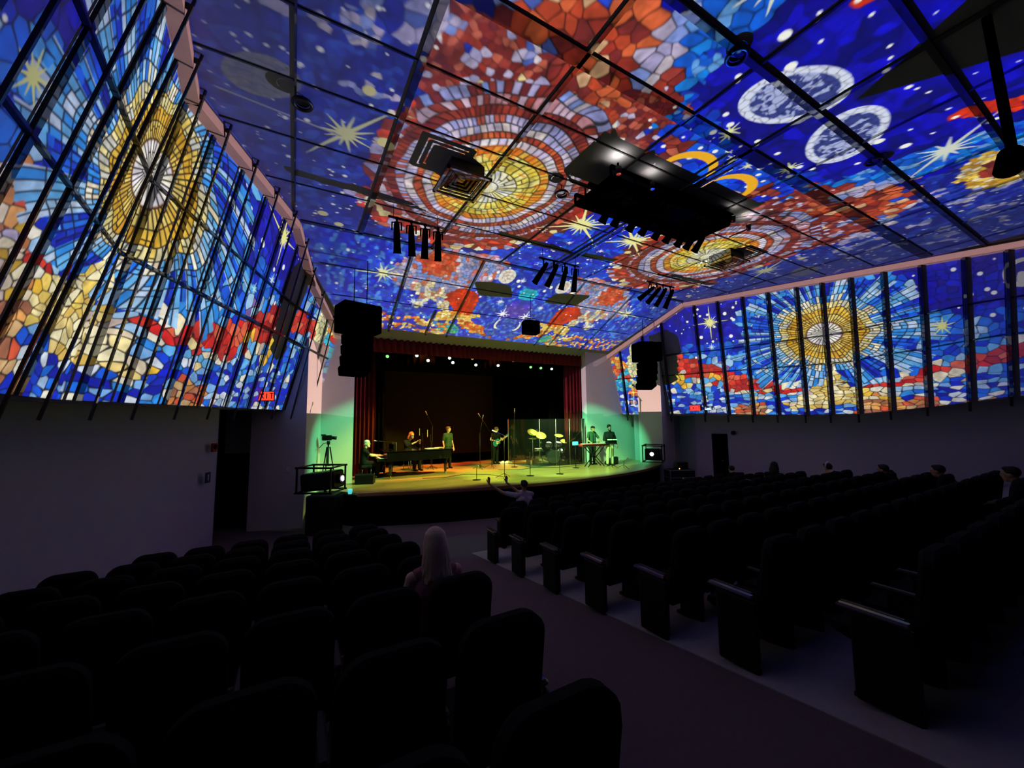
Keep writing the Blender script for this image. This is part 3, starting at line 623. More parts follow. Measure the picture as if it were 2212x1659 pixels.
# ---------------------------------------------------------------- the hall
def fz(y): return max(0., .15*(8.7-y))          # raked floor
def cz(y): return min(CEIL, CEIL-.5*(y-10.85))  # ceiling, dropping towards the stage
YB = -4.0
struct('ceiling', MB().quad([(-4, YB, CEIL), (-4, 10.85, CEIL), (22, 10.85, CEIL), (22, YB, CEIL)], (0, 0, .2)).quad([(-4, 10.85, CEIL), (-4, 15.0, cz(15.0)), (22, 15.0, cz(15.0)), (22, 10.85, CEIL)], (0, 0, .2)), M['ceil'])
struct('floor', MB().quad([(-6, YB, fz(YB)), (3.02, YB, fz(YB)), (3.78, 8.7, 0), (-6, 8.7, 0)], (0, 0, -.3)).quad([(-6, 8.7, 0), (24, 8.7, 0), (24, 19.6, 0), (-6, 19.6, 0)], (0, 0, -.3)), M['carpet'])
struct('floor_seating', MB().quad([(3.02, YB, fz(YB)+.012), (24, YB, fz(YB)+.012), (24, 8.7, .012), (3.78, 8.7, .012)], (0, 0, -.3)), M['conc'])
def wpt(W, s, v): return W[0]+W[1]*s+W[2]*v
def vtop(W, s):      # share of the way down at which the window plane meets the ceiling
    y0 = W[0].y+W[1].y*s
    if y0 <= 10.85: return 0.
    # 8.28-4.78v = 8.28-.5(y0+Dy v-10.85)
    return .5*(y0-10.85)/(4.78-.5*W[2].y)
def sill_z(s): return float(np.interp(s, [-1, 0, 1, 8.5, 9.7, 10.6, 11.45, 12.4, 13.2, 16], [3.42, 3.42, 3.24, 3.14, 3.17, 3.28, 3.4, 3.54, 3.68, 3.72]))
def window(name, segs, fins, side, sillf, rails):
    """segs: list of (plane, s0, s1, offset) ; fins: s values ; rails: list of [(s, z), ...]"""
    mb = MB()
    for (W, a, b, off) in segs:
        n = 14; ss = [a+(b-a)*i/n for i in range(n+1)]
        out = Vector((W[1].y, -W[1].x, 0)); out = out if out.x*side > 0 else -out
        for i in range(n):
            A, B = ss[i]-off, ss[i+1]-off
            va, vb = vtop(W, A), vtop(W, B); ba, bb = (CEIL-sillf(ss[i]))/4.78, (CEIL-sillf(ss[i+1]))/4.78
            mb.quad([wpt(W, A, va-.02), wpt(W, B, vb-.02), wpt(W, B, bb), wpt(W, A, ba)], out*.12)
    root = struct(name, mb, M['white'])
    def find(s):
        for (W, a, b, off) in segs:
            if a-1e-6 <= s <= b: return W, s-off
        return segs[-1][0], s-segs[-1][3]
    for s in fins:
        W, q = find(s); inn = -Vector((W[1].y, -W[1].x, 0)); inn = inn if inn.x*side < 0 else -inn
        v0 = vtop(W, q); A, B = wpt(W, q, v0), wpt(W, q, (CEIL-sillf(s))/4.78)
        nrm = (B-A).normalized().cross(W[1]).normalized(); nrm = nrm if nrm.x*side < 0 else -nrm
        f = MB(); a = W[1]*.042; f.quad([A-a, A+a, B+a, B-a], nrm*.03); obj('mullion', f, M['dark'], root)
        g_ = .2 if side < 0 else .07; A2, B2 = wpt(W, q, v0)+inn*g_, wpt(W, q, (CEIL-sillf(s)+.27)/4.78)+inn*(g_+.03); a = W[1]*(.014 if side < 0 else .03); f = MB(); f.quad([A2-a, A2+a, B2+a, B2-a], nrm*(.03 if side < 0 else .06))
        f.beam(A+inn*.02+Vector((0, 0, -.12)), A2+Vector((0, 0, -.12)), .04, .06); obj('rafter', f, M['dark'], root)
    for rl in rails:
        f = MB(); prev = None
        for (s, z) in rl:
            W, q = find(s); p = wpt(W, q, (CEIL-z)/4.78); inn = -Vector((W[1].y, -W[1].x, 0)); inn = inn if inn.x*side < 0 else -inn
            p = p+inn*.03
            if prev is not None: f.beam(prev, p, .045, .045)
            prev = p
        obj('rail', f, M['dark'], root)
    return root
L2LEN = 7.17-YB
window('window_1', [(LW0, -.5, 2.2, -.196), (LW1, 1.9, SB+.28, 0), (LW2, SB-.28, SB+L2LEN, SB)], [.8, 1.75, 2.6, 3.5, 4.45, 5.4, 6.33, 7.25, 7.95, 8.75, 9.6, 10.5, 11.4, 12.4, 13.4], -1, lambda s: SILL,
       [[(.2, 5.3), (SB+.2, 5.57), (SB+4.5, 5.6)], [(1.4, 6.35), (2.85, 6.4), (SB+.1, 6.7), (SB+4.5, 6.7)]])
window('window_2', [(RW1, -.6, 19.5, 0)], [-.05, .8, 2.0, 2.95, 4.42, 5.34, 6.26, 7.13, 8.04, 8.8, 9.6, 10.45, 11.35, 12.3, 13.15, 14.1, 15.0, 16., 17.], 1, sill_z,
       [[(.4, 5.1), (8.5, 5.1), (9.5, 5.12), (10.4, 5.27), (11.2, 5.34), (12.2, 5.48), (13, 5.58), (17, 5.7)], [(1.7, 6.06), (5.3, 6.03), (8.0, 6.11), (9.5, 6.17), (10.2, 6.3), (11.1, 6.42), (12.1, 6.6), (13, 6.65), (17, 6.8)]])
def edge_beam(name, pts, side, w=.2, h=.26):
    mb = MB()
    for a, b in zip(pts[:-1], pts[1:]):
        mb.beam(a, b, w, h)
    struct(name, mb, M['beam'])
bl = [wpt(LW0, s, vtop(LW0, s)) for s in (0, .8, 1.6, 2.396)]+[wpt(LW1, s, vtop(LW1, s)) for s in (3, 4.02, 6, SB)]+[wpt(LW2, L2LEN, 0)]
edge_beam('trim_1', [p+Vector((.03, 0, -.12)) for p in bl], -1)
br = [wpt(RW1, s, vtop(RW1, s)) for s in (0, 1, 2, 3, 4.04, 8, 13, 19.5)]
edge_beam('trim_2', [p+Vector((-.03, 0, -.12)) for p in br], 1)
# lower walls, set back below the window sills
def wall_run(mb, pts, z0, z1, out):
    for a, b in zip(pts[:-1], pts[1:]): mb.quad([(a[0], a[1], z0), (b[0], b[1], z0), (b[0], b[1], z1), (a[0], a[1], z1)], out)
LL = [(-1.73, 12.75), (-3.72, 7.6), (-2.8, YB)]
mb = MB(); wall_run(mb, LL, -.2, SILL+.02, (-.2, 0, 0)); struct('wall_left', mb, M['grey'])
sl = [wpt(LW1, s, 1.0) for s in (0, SB+.28)]+[wpt(LW2, L2LEN, 1.0)]
struct('wall_left_soffit', MB().quad([(sl[0].x, sl[0].y, SILL), (sl[1].x, sl[1].y, SILL), (-3.9, 7.6, SILL), (-1.73, 12.75, SILL), (-1.6, 14.6, SILL)], (0, 0, .1)).quad([(sl[1].x, sl[1].y, SILL), (sl[2].x, sl[2].y, SILL), (-3.2, YB, SILL), (-3.9, 7.6, SILL)], (0, 0, .1)), M['grey'])
RL = [(17.55, 10.76), (23.45, YB)]
mb = MB(); wall_run(mb, RL, -.2, 3.8, (.2, 0, 0)); struct('wall_right', mb, M['grey'])
q = []
for s in (0, 2, 4, 6, 8.5, 9.7, 10.6, 11.45, 12.4, 13.2, 16, 19.5):
    z = sill_z(s); p = wpt(RW1, s, (CEIL-z)/4.78); q.append((p, Vector((p.x+1.7, p.y+.7, z))))
mb = MB()
for (a, b), (c, d) in zip(q[:-1], q[1:]): mb.quad([a, c, d, b], (0, 0, .1))
struct('wall_right_soffit', mb, M['grey'])
# recesses with doors, between lower wall and pier
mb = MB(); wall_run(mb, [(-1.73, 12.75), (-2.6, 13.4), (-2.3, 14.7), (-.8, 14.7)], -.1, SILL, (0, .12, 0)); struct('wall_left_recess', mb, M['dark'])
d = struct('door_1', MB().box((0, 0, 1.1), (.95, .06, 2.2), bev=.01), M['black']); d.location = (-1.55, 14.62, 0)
obj('door_handle', MB().cyl((-.36, -.04, 1.05), (-.36, -.09, 1.05), .02).cyl((-.36, -.09, 1.05), (-.24, -.09, 1.05), .01), M['steel'], d)
mb = MB(); wall_run(mb, [(17.3, 11.38), (17.04, 12.04), (17.3, 13.1), (15.2, 14.2)], -.1, 3.6, (.15, .1, 0)); struct('wall_right_recess', mb, M['grey'])
mb = MB(); mb.quad([(17.55, 10.76, 2.35), (17.3, 11.38, 2.35), (17.3, 11.38, 3.6), (17.55, 10.76, 3.6)], (.15, 0, 0)); struct('wall_right_lintel', mb, M['grey'])
mb = MB(); wall_run(mb, [(17.7, 10.76), (18.6, 11.2), (18.3, 12.2), (17.3, 11.7)], -.1, 3.0, (.1, .1, 0)); struct('wall_right_passage', mb, M['black'])
d = struct('door_2', MB().quad([(18.0, 11.05, .02), (17.72, 11.72, .02), (17.72, 11.72, 2.3), (18.0, 11.05, 2.3)], (.06, .02, 0)), M['black'])
obj('door_handle', MB().cyl((17.86, 11.2, 1.05), (17.82, 11.3, 1.05), .015), M['steel'], d)
struct('wall_back', MB().box((9.5, YB-.1, 4), (34, .2, 9)), M['dark'])
# piers beside the stage
def pier(name, P, z1):
    mb = MB(); (x0, y0), (x1, y1) = P[0], P[1]; r = struct(name, MB().prism(P, -.05, z1-.0), M['pier']); return r
pier('wall_left_pier', PIER_L, PZL); pier('wall_right_pier', PIER_R, PZR)
# proscenium wall
PY = 14.6
mb = MB().prism([(-1.8, PY), (1.83, PY), (1.83, PY+.35), (-1.8, PY+.35)], 0, 6.42).prism([(12.44, PY), (18, PY), (18, PY+.35), (12.44, PY+.35)], 0, 6.42).box((7.5, PY+.2, 7.0), (20, .3, 1.2))
struct('wall_front', mb, M['pier'])
# stage
FR = [(.95, 14.6), (1.0, 13.5), (1.6, 12.75), (1.72, 12.5), (2.6, 12.16), (3.6, 11.8), (4.6, 11.53), (5.6, 11.32), (6.6, 11.15), (7.6, 11.02), (8.9, 10.96), (10.1, 10.99), (11.3, 11.14), (12.6, 11.44), (13.8, 11.85), (14.6, 12.2), (15.0, 12.5), (15.3, 14.6)]
BK = [(14.6, 14.75), (14.6, 19.2), (.4, 19.2), (.4, 14.75)]
struct('floor_stage', MB().prism(FR+BK, .94, 1.0), M['boards'])
mb = MB()
for a, b in zip(FR[:-1], FR[1:]):
    mb.quad([(a[0], a[1]+.04, 0), (b[0], b[1]+.04, 0), (b[0], b[1]+.04, .94), (a[0], a[1]+.04, .94)], (0, .05, 0))
struct('wall_stage_front', mb, M['black'])
mb = MB()
for a, b in zip(FR[3:-2], FR[4:-1]): mb.beam((a[0], a[1]-.02, .95), (b[0], b[1]-.02, .95), .05, .09)
struct('trim_3', mb, mat('reddish wood nosing', (.22, .09, .05), .5, vary=.2))
mb = MB(); wall_run(mb, [(.4, 14.95), (.4, 19.2)], 1, 9, (-.1, 0, 0)); wall_run(mb, [(14.6, 14.95), (14.6, 19.2)], 1, 9, (.1, 0, 0)); wall_run(mb, [(.4, 19.2), (14.6, 19.2)], 1, 9, (0, .1, 0))
mb.box((7.5, 17.1, 9.05), (14.4, 4.4, .1)); struct('wall_stage_house', mb, M['black'])
# ceiling battens: the two heavy creases, the grid, the track
def batten(n, a, b, w, h=.05, m='batten'):
    a, b = Vector(a), Vector(b)
    struct('trim_%d' % n, MB().beam(a-Vector((0, 0, h/2)), b-Vector((0, 0, h/2)), w, h), M[m])
def xl(y): return (1.3-.385*(14.6-y)) if y > 7.17 else (-1.56+.08*(7.17-y))
def xr(y): return 13.5+.40*(14.6-y)
k = 10; M['track'] = mat('grey track', (.09, .09, .09), .5, spec=.3, vary=.05)
batten(k, (xl(10.85), 10.85, CEIL), (xr(10.85), 10.85, CEIL), .17, .03); k += 1
batten(k, (xl(3.88), 3.88, CEIL), (xr(3.88), 3.88, CEIL), .26, .03); k += 1
batten(k, (xl(2.73), 2.73, CEIL), (xr(2.73), 2.73, CEIL), .09); k += 1
for y in (5.03, 6.23, 7.6, 9.1): batten(k, (xl(y), y, CEIL), (xr(y), y, CEIL), .026, .02); k += 1
for y in (1.4, .2, -1.): batten(k, (xl(y), y, CEIL), (xr(y), y, CEIL), .08, .04); k += 1
for x, w_ in ((-.15, .03), (1.42, .11), (3.42, .07), (5.72, .035), (7.45, .1), (9.1, .035), (11.5, .05), (13.5, .06), (15.4, .06), (17.2, .05)):
    y1 = 10.85 if -.2 < x < 15.1 else 10.85-(x-15.1)*2.4 if x > 15 else 7.8
    if x == 7.45: y1 = 10.85
    batten(k, (x, -3, CEIL), (x, y1, CEIL), w_, .03); k += 1
for x, w_ in ((2.95, .07), (5.2, .06), (9.35, .06), (12.0, .06)): batten(k, (x, 10.85, CEIL), (x, 14.5, cz(14.5)), w_, .03); k += 1
for x in (4.35, 10.1): batten(k, (x, 13.2, cz(13.2)), (x, 14.5, cz(14.5)), .05, .03); k += 1
for y in (12.0, 13.1): batten(k, (xl(y)+.2, y, cz(y)), (xr(y)-.2, y, cz(y)), .025, .02); k += 1
struct('trim_%d' % k, MB().beam((7.28, 4.2, CEIL-.1), (7.36, 10.2, CEIL-.1), .03, .05), M['track']); k += 1
struct('trim_%d' % k, MB().beam((7.56, 4.2, CEIL-.1), (7.5, 10.2, CEIL-.1), .03, .05), M['track']); k += 1
# small louvred opening in the right window, with a white frame
W, v = RW1, (CEIL-4.07)/4.78; c = wpt(W, 1.28, v); inn = Vector((-.93, -.37, 0))
w3 = struct('window_3', MB().beam(c-W[1]*.28+inn*.05, c+W[1]*.28+inn*.05, .05, .62, up=(0, 0, 1)), mat('brown shade', (.16, .07, .06), .7, vary=.1))
fb = MB()
for z in (-.31, 0, .31): fb.beam(c-W[1]*.3+inn*.1+Vector((0, 0, z)), c+W[1]*.3+inn*.1+Vector((0, 0, z)), .05, .035)
for s in (-.3, -.02, .3): fb.beam(c+W[1]*s+inn*.1+Vector((0, 0, -.33)), c+W[1]*s+inn*.1+Vector((0, 0, .33)), .05, .035)
obj('window_frame', fb, M['paper'], w3)
# ---------------------------------------------------------------- curtains and backdrop
def drape(x0, x1, y, z0, z1, amp, per, ncol=None, th=.03):
    n = int((x1-x0)/per*10); P = []
    for i in range(n+1):
        x = x0+(x1-x0)*i/n; a = amp*math.sin(2*math.pi*(x-x0)/per+.7*math.sin(x*3))
        P.append((x, y+a))
    mb = MB()
    Q = [(x, yy, z) for z in (z0, z1) for x, yy in P]; k = n+1
    mb.add(Q+[(x, yy+th, z) for (x, yy, z) in Q], [(i, i+1, k+i+1, k+i) for i in range(n)]+[(2*k+i+1, 2*k+i, 3*k+i, 3*k+i+1) for i in range(n)]+[(i, 2*k+i, 2*k+i+1, i+1) for i in range(n)]+[(k+i, k+i+1, 3*k+i+1, 3*k+i) for i in range(n)]
           + [(0, k, 3*k, 2*k), (n, 2*k+n, 3*k+n, k+n)], True); return mb
one('stage_curtain', drape(2.0, 2.86, 16.3, 1.0, 6.35, .05, .16), M['red'], 'dark red velvet stage curtain hanging at the left of the stage opening, behind the pianist', 'curtain', 'red stage curtains')
one('stage_curtain', drape(11.42, 12.72, 15.02, 1.0, 6.35, .05, .2), M['red'], 'dark red velvet stage curtain at the right of the stage opening, behind the red keyboard', 'curtain', 'red stage curtains')
one('stage_valance', drape(1.9, 12.42, 14.93, 5.72, 6.45, .045, .24), M['red'], 'dark red gathered valance across the top of the stage opening', 'valance')
one('side_masking', drape(2.8, 3.3, 16.75, 1.0, 6.7, .04, .15), M['black'], 'narrow black masking drape beside the left red curtain', 'drape')
one('side_masking', drape(11.0, 11.7, 15.75, 1.0, 6.7, .06, .14), M['black'], 'black masking drape with pale folds behind the drum kit', 'drape')
one('side_masking', drape(8.9, 11.3, 17.5, 1.0, 6.9, .06, .3), M['black'], 'wide black drape hanging behind the drum kit and its clear screen', 'drape')
one('top_border', drape(1.2, 13.4, 16.4, 5.2, 7.0, .04, .3), M['black'], 'black border drape hung high behind the stage lamps', 'drape')
one('backdrop', MB().box((6.1, 18.35, 4.0), (6.2, .03, 5.1)), M['cyc'], 'dim brown backdrop cloth across the back of the stage', 'backdrop')
one('backdrop_drape', drape(.6, 14.3, 18.75, 1.0, 7.9, .05, .4), M['black'], 'black drape below and around the brown backdrop', 'drape')
# ---------------------------------------------------------------- lamps
def spot(name, loc, aim, col, W, size, blend=.3, soft=.05):
    ld = bpy.data.lights.new(name, 'SPOT'); ld.color = col; ld.energy = W; ld.spot_size = R(size); ld.spot_blend = blend; ld.shadow_soft_size = soft
    o = bpy.data.objects.new(name, ld); COL.objects.link(o); o.location = loc; o.rotation_euler = (Vector(aim)-Vector(loc)).to_track_quat('-Z', 'Y').to_euler(); return o
def area(name, loc, aim, col, W, sx, sy=None):
    ld = bpy.data.lights.new(name, 'AREA'); ld.color = col; ld.energy = W; ld.shape = 'RECTANGLE'; ld.size = sx; ld.size_y = sy or sx
    o = bpy.data.objects.new(name, ld); COL.objects.link(o); o.location = loc; o.rotation_euler = (Vector(aim)-Vector(loc)).to_track_quat('-Z', 'Y').to_euler(); return o
# front-of-house lanterns (on the three bars) wash the stage green and yellow
spot('green_lamp_left', (2.45, 9.75, 7.3), (8.8, 14.0, 1.2), (.42, 1.0, .16), 6500, 40, .5)
spot('green_lamp_right', (10.6, 9.95, 7.3), (4.5, 14.9, 1.2), (.75, 1.0, .12), 6800, 38, .5)
spot('green_lamp_middle', (6.7, 10.1, 7.3), (10.4, 14.1, 1.0), (.42, 1.0, .28), 5200, 44, .5)
spot('green_side_lamp_left', (6.2, 10.0, 7.3), (1.6, 14.6, 2.0), (.10, 1.0, .36), 3000, 24, .6)
spot('green_side_lamp_right', (6.0, 10.0, 7.3), (13.7, 14.4, 1.7), (.10, 1.0, .38), 5200, 22, .5)
spot('teal_spill', (6.7, 10.1, 7.3), (3.9, 9.35, 0), (.25, 1.0, .8), 130, 13, .2)  # added spot, makes the green lamps' spill on the floor before the stage
spot('drum_fill', (9.6, 12.4, 7.0), (10.7, 15.3, 1.8), (.7, 1.0, .35), 7500, 24, .5)  # added fill that brightens drums and cymbals, belongs to no bar
spot('amber_lamp_back', (5.0, 15.6, 7.0), (4.4, 17.1, 1.0), (1.0, .22, .02), 2600, 60, .5)
spot('amber_lamp_back_right', (8.4, 15.6, 7.0), (7.9, 17.1, 1.0), (1.0, .12, .03), 2300, 56, .5)
spot('yellow_lamp_piano', (4.2, 15.3, 7.0), (3.9, 15.8, 1.0), (1.0, .72, .15), 1500, 44, .6)
spot('red_lamp_curtain', (3.6, 12.5, 7.2), (2.0, 15, 2.6), (1.0, .5, .45), 60, 24, .6)
spot('red_lamp_curtain_right', (10.6, 12.5, 7.2), (12.2, 15, 3.2), (1.0, .45, .5), 60, 30, .6)
# ---------------------------------------------------------------- stage lanterns over the stage
def lantern(name, label, loc, aim, lens, L=.32, r=.085, group=None, yoke=True, tail=.1):
    """a theatre lantern: tapered barrel, lens, yoke, clamp; aim is a direction"""
    t = thing(name, label, 'lamp', loc, group=group); d = Vector(aim).normalized(); mb = MB()
    mb.cyl(-d*tail, d*L, r*.75, r, 14); mb.cyl(-d*(tail+.1), -d*tail, r*.5, r*.8, 14); mb.cyl(d*L, d*(L+.02), r*1.12, r*1.12, 14); obj('barrel', mb, M['rig'], t)
    if lens: obj('lens', MB().cyl(d*(L+.021), d*(L+.028), r*.95, r*.95, 14), lens, t)
    a, b, _ = frame(d); y = MB().beam(a*(r+.02), a*(r+.02)+Vector((0, 0, .2)), .03, .012).beam(-a*(r+.02), -a*(r+.02)+Vector((0, 0, .2)), .03, .012).beam(a*(r+.03)+Vector((0, 0, .2)), -a*(r+.03)+Vector((0, 0, .2)), .03, .012)
    obj('yoke', y, M['rig'], t); obj('clamp', MB().cyl((0, 0, .2), (0, 0, .29), .022).box((0, 0, .3), (.05, .07, .06)), M['rig'], t)
    return t
def pipe(name, label, a, b, r=.025, cables=()):
    t = thing(name, label, 'pipe', a); a0 = Vector(a); obj('pole', MB().cyl((0, 0, 0), Vector(b)-a0, r), M['blackm'], t)
    for (x, y, z, z1) in cables: obj('hanger', MB().cyl(Vector((x, y, z))-a0, Vector((x, y, z1))-a0, .008), M['blackm'], t)
    return t
pipe('lighting_pipe', 'black pipe over the stage front that carries the row of small lamps', (2.2, 15.8, 6.16), (12.2, 15.8, 6.16), cables=[(3, 15.8, 6.18, 8.5), (7.3, 15.8, 6.18, 8.5), (11.5, 15.8, 6.18, 8.5)])
SL = [(2.74, 2.85, 'o', 'leftmost'), (3.21, 2.58, 'g', 'second from left'), (3.54, 2.84, 'o', 'third from left'), (4.39, 2.69, 'w', 'fourth from left'), (4.87, 2.52, 'w', 'fifth from left'), (5.3, 2.85, 'o', 'sixth from left'),
      (5.82, 2.69, 'w', 'seventh from left'), (5.97, 2.50, 'w', 'eighth from left'), (6.89, 2.74, 'o', 'ninth from left'), (7.06, 2.46, 'w', 'tenth from left'), (8.18, 2.5, 'w', 'sixth from right'), (8.98, 2.78, 'o', 'fifth from right'),
      (9.96, 2.52, 'g', 'fourth from right'), (10.55, 2.51, 'g', 'third from right'), (10.87, 2.81, 'o', 'second from right'), (11.2, 2.5, 'w', 'rightmost')]
for x, z, c, wh in SL:
    tone = {'o': 'faint warm', 'g': 'green', 'w': 'bright white'}[c]
    lantern('stage_lamp', 'small %s lamp over the stage, %s in the row' % (tone, wh), (x, 15.8, z+3.2+.02), (-.25, -.75, -.62), {'o': M['lampo'], 'g': M['lampg'], 'w': M['lampw']}[c], .16, .07, 'lamps in the row over the stage')
# three house bars with hanging lanterns
def house_bar(x0, x1, y, z, xs, where, dirs):
    pipe('lighting_bar', 'black lighting bar under the ceiling, %s' % where, (x0, y, z), (x1, y, z), .03, [(x0+.12, y, z, CEIL), (x1-.12, y, z, CEIL)])
    names = ['first', 'second', 'third', 'fourth', 'fifth']
    for i, x in enumerate(xs):
        lantern('hanging_spotlight', 'black spotlight on the bar %s, %s from the left' % (where, names[i]), (x, y, z-.31), dirs[i], None, .5, .09, 'spotlights on the bar '+where)
house_bar(1.78, 3.1, 9.0, 7.98, [1.98, 2.33, 2.67, 3.0], 'above the left speaker stack', [(.12, .35, -.9), (.15, .4, -.85), (.1, .4, -.88), (.12, .35, -.9)])
house_bar(6.25, 7.75, 9.3, 7.98, [6.4, 6.8, 7.2, 7.6], 'in the middle of the ceiling', [(-.42, .3, -.8), (-.3, .35, -.85), (-.05, .35, -.88), (.1, .3, -.9)])
house_bar(10.75, 12.2, 9.2, 7.98, [10.9, 11.25, 11.6, 12.0], 'above the right speaker stack', [(-.7, .3, -.6), (-.5, .35, -.7), (-.3, .4, -.8), (-.2, .35, -.85)])
# big rig in the middle of the hall: frame, crossing panels, lamps
t = thing('lighting_rig', 'large black lighting rig hung under the middle of the ceiling', 'lighting rig', (7.2, 5.8, 7.88))
fr = MB()
for (y) in (-.55, .1, .55): fr.beam((-1.95, y, 0), (1.95, y, 0), .06, .06); fr.beam((-1.95, y, .22), (1.95, y, .22), .06, .06)
for x in (-1.95, -1.3, -.65, 0, .65, 1.3, 1.95): fr.beam((x, -.55, 0), (x, .55, 0), .05, .05); fr.beam((x, -.55, 0), (x, -.55, .22), .04, .04); fr.beam((x, .55, 0), (x, .55, .22), .04, .04)
obj('frame', fr, M['rig'], t)
obj('panel', MB().box((-1.3, .0, -.04), (1.3, 1.12, .03), bev=.01), M['rig'], t); obj('panel', MB().box((.72, 0, -.04), (2.46, 1.12, .03), bev=.01), M['rig'], t); obj('panel', MB().box((.55, .25, .1), (2.7, .75, .16), bev=.02), M['rig'], t); obj('panel', MB().box((.9, -.1, .14), (2.2, 1.1, .22), bev=.02), M['rig'], t)
for x, y in ((-1.7, -.5), (1.7, -.5), (-1.7, .5), (1.7, .5)): obj('hanger', MB().cyl((x, y, .22), (x, y, .43), .02), M['rig'], t)
obj('cable', MB().tube([(1.9, -.4, .2), (2.1, -.5, .1), (2.15, -.3, .25), (2.0, -.2, .3)], .012), M['rig'], t)
wh = ['first', 'second', 'third', 'fourth', 'fifth', 'sixth', 'seventh', 'eighth', 'ninth']
for i, (x, dx) in enumerate([(5.75, -.2), (6.1, -.2), (6.6, -.3), (7.0, -.3), (7.45, -.25), (7.85, -.25), (8.3, -.3), (8.65, -.3), (8.98, -.2)]):
    lantern('rig_spotlight', 'black spotlight hanging from the stage side of the big rig, %s from the left' % wh[i], (x+.15, 6.05, 7.72), (dx, .5, -.75), None, .22, .09, 'spotlights on the big rig')
for i, (x, y, nm) in enumerate([(5.32, 5.12, 'leftmost'), (6.3, 5.15, 'second from left'), (9.15, 5.15, 'second from right'), (9.9, 5.2, 'rightmost')]):
    t = thing('uplight', 'small lit lamp behind the big ceiling rig, %s of four' % nm, 'lamp', (x, y, 8.02), group='uplights behind the big rig')
    obj('housing', MB().cyl((0, 0, -.14), (0, 0, 0), .045, .06).beam((0, .5, -.1), (0, 0, -.1), .025, .025), M['blackm'], t); obj('lens', MB().cyl((0, 0, .001), (0, 0, .006), .05), M['lampw'], t)
    ld = bpy.data.lights.new('uplight_light', 'SPOT'); ld.energy = (13, 7, 7, 7)[i]; ld.color = (1, .9, .88); ld.spot_size = R(150); ld.spot_blend = 1; ld.shadow_soft_size = .04
    lo = bpy.data.objects.new('uplight_light', ld); COL.objects.link(lo); lo.location = (x, y, 8.04); lo.rotation_euler = (math.pi, 0, 0)
for a, b in (((9.0, 5.4, 8.02), (12.0, 2.6, 8.26)), ((9.1, 5.5, 8.02), (13.4, 3.6, 8.26))):
    one('stay_wire', MB().tube([a, (Vector(a)+Vector(b))/2+Vector((0, 0, -.08)), b], .008), M['steel'], 'thin wire from the big rig %s' % ('towards the moons on the ceiling' if a[0] < 9.05 else 'towards the right wall, lower of the two'), 'wire', 'stay wires of the big rig')
# ceiling fittings
def vent(x, y, label):
    t = thing('ceiling_vent', label, 'ceiling vent', (x, y, CEIL-.3)); mb = MB()
    for k in range(5):
        h = .42-.075*k; z = .02*k
        for sx, sy in ((1, 0), (-1, 0), (0, 1), (0, -1)):
            c = (sx*h, sy*h, z); mb.box(c, (.05 if sx else 2*h, .05 if sy else 2*h, .018))
    obj('louvre', mb, mat('brown vent metal', (.010, .007, .007), .6, spec=.1, vary=.1) if 'vm' not in M else M['vm'], t); obj('duct', MB().box((0, 0, .2), (.7, .7, .2)), M['dark'], t); obj('rim', MB().box((0, .445, 0), (.94, .05, .05)).box((0, -.445, 0), (.94, .05, .05)).box((.445, 0, 0), (.05, .94, .05)).box((-.445, 0, 0), (.05, .94, .05)), M['batten'], t)
vent(2.85, 7.05, 'square louvred ceiling vent over the left golden spiral'); vent(11.75, 6.9, 'square louvred ceiling vent in the right golden spiral')
def ringlamp(x, y, drop, label):
    t = thing('recessed_speaker', label, 'ceiling speaker', (x, y, CEIL-drop)); obj('rim', MB().ring((0, 0, 0), .13, .03), M['blackm'], t); obj('stem', MB().cyl((0, 0, .02), (0, 0, drop), .01).cyl((0, 0, .02), (0, 0, .04), .1), M['blackm'], t)
ringlamp(-.05, 6.5, .14, 'small round black-rimmed fitting on the ceiling by the left edge beam'); ringlamp(4.95, 6.45, .2, 'small round black-rimmed fitting between the left spiral and the big rig'); ringlamp(5.25, 2.76, .06, 'small round black-rimmed fitting on the beam near the top of the photo'); ringlamp(9.9, 2.74, .06, 'small round black fitting on the beam right of the two moons')
lt = thing('pendant_spotlight', 'out-of-focus black spotlight on a drop pipe at the right edge, near the camera', 'lamp', (7.0, .78, 6.12)); obj('pole', MB().cyl((0, 0, 0), (.6, .13, CEIL-6.12), .045), M['rig'], lt); obj('barrel', MB().cyl((-.12, 0, -.03), (.14, .06, -.1), .1, .12, 16), M['rig'], lt)
# ---------------------------------------------------------------- hanging speakers
def stack(name, label, loc, rz, cabl):
    t = thing(name, label, 'speaker', loc, rz)
    b = MB().box((0, 0, 0), (1.12, .78, .84), bev=.03); obj('subwoofer', b, M['rig'], t); obj('grille', MB().box((0, -.4, 0), (1.04, .02, .76)), M['rig'], t)
    p = Vector((0, .0, -.44)); ang = 0
    for i in range(4):
        Mx = Matrix.Translation((0, .02+.02*i*i, -.60-.29*i)) @ Matrix.Rotation(R(-3-5*i), 4, 'X')
        c = obj('line_cabinet', MB().box((0, 0, 0), (.78, .5, .285), M=Mx, bev=.02), M['rig'], t); g = obj('grille', MB().box((0, -.262, 0), (.7, .02, .24), M=Mx), M['rig'], c)
    for x, y in cabl: obj('cable', MB().cyl((x, y, .42), (x, y, cz(loc[1]+y)-loc[2]), .012), M['rig'], t)
    obj('bracket', MB().box((0, 0, .45), (.5, .3, .06)), M['rig'], t)
    return t
stack('speaker_array', 'black speaker stack hung in front of the left edge of the stage opening', (1.56, 11.95, 6.14), R(14), [(-.1, .1), (.12, -.3)])
stack('speaker_array', 'black speaker stack hung in front of the right pier', (13.82, 12.0, 6.08), R(-22), [(-.1, .1)])
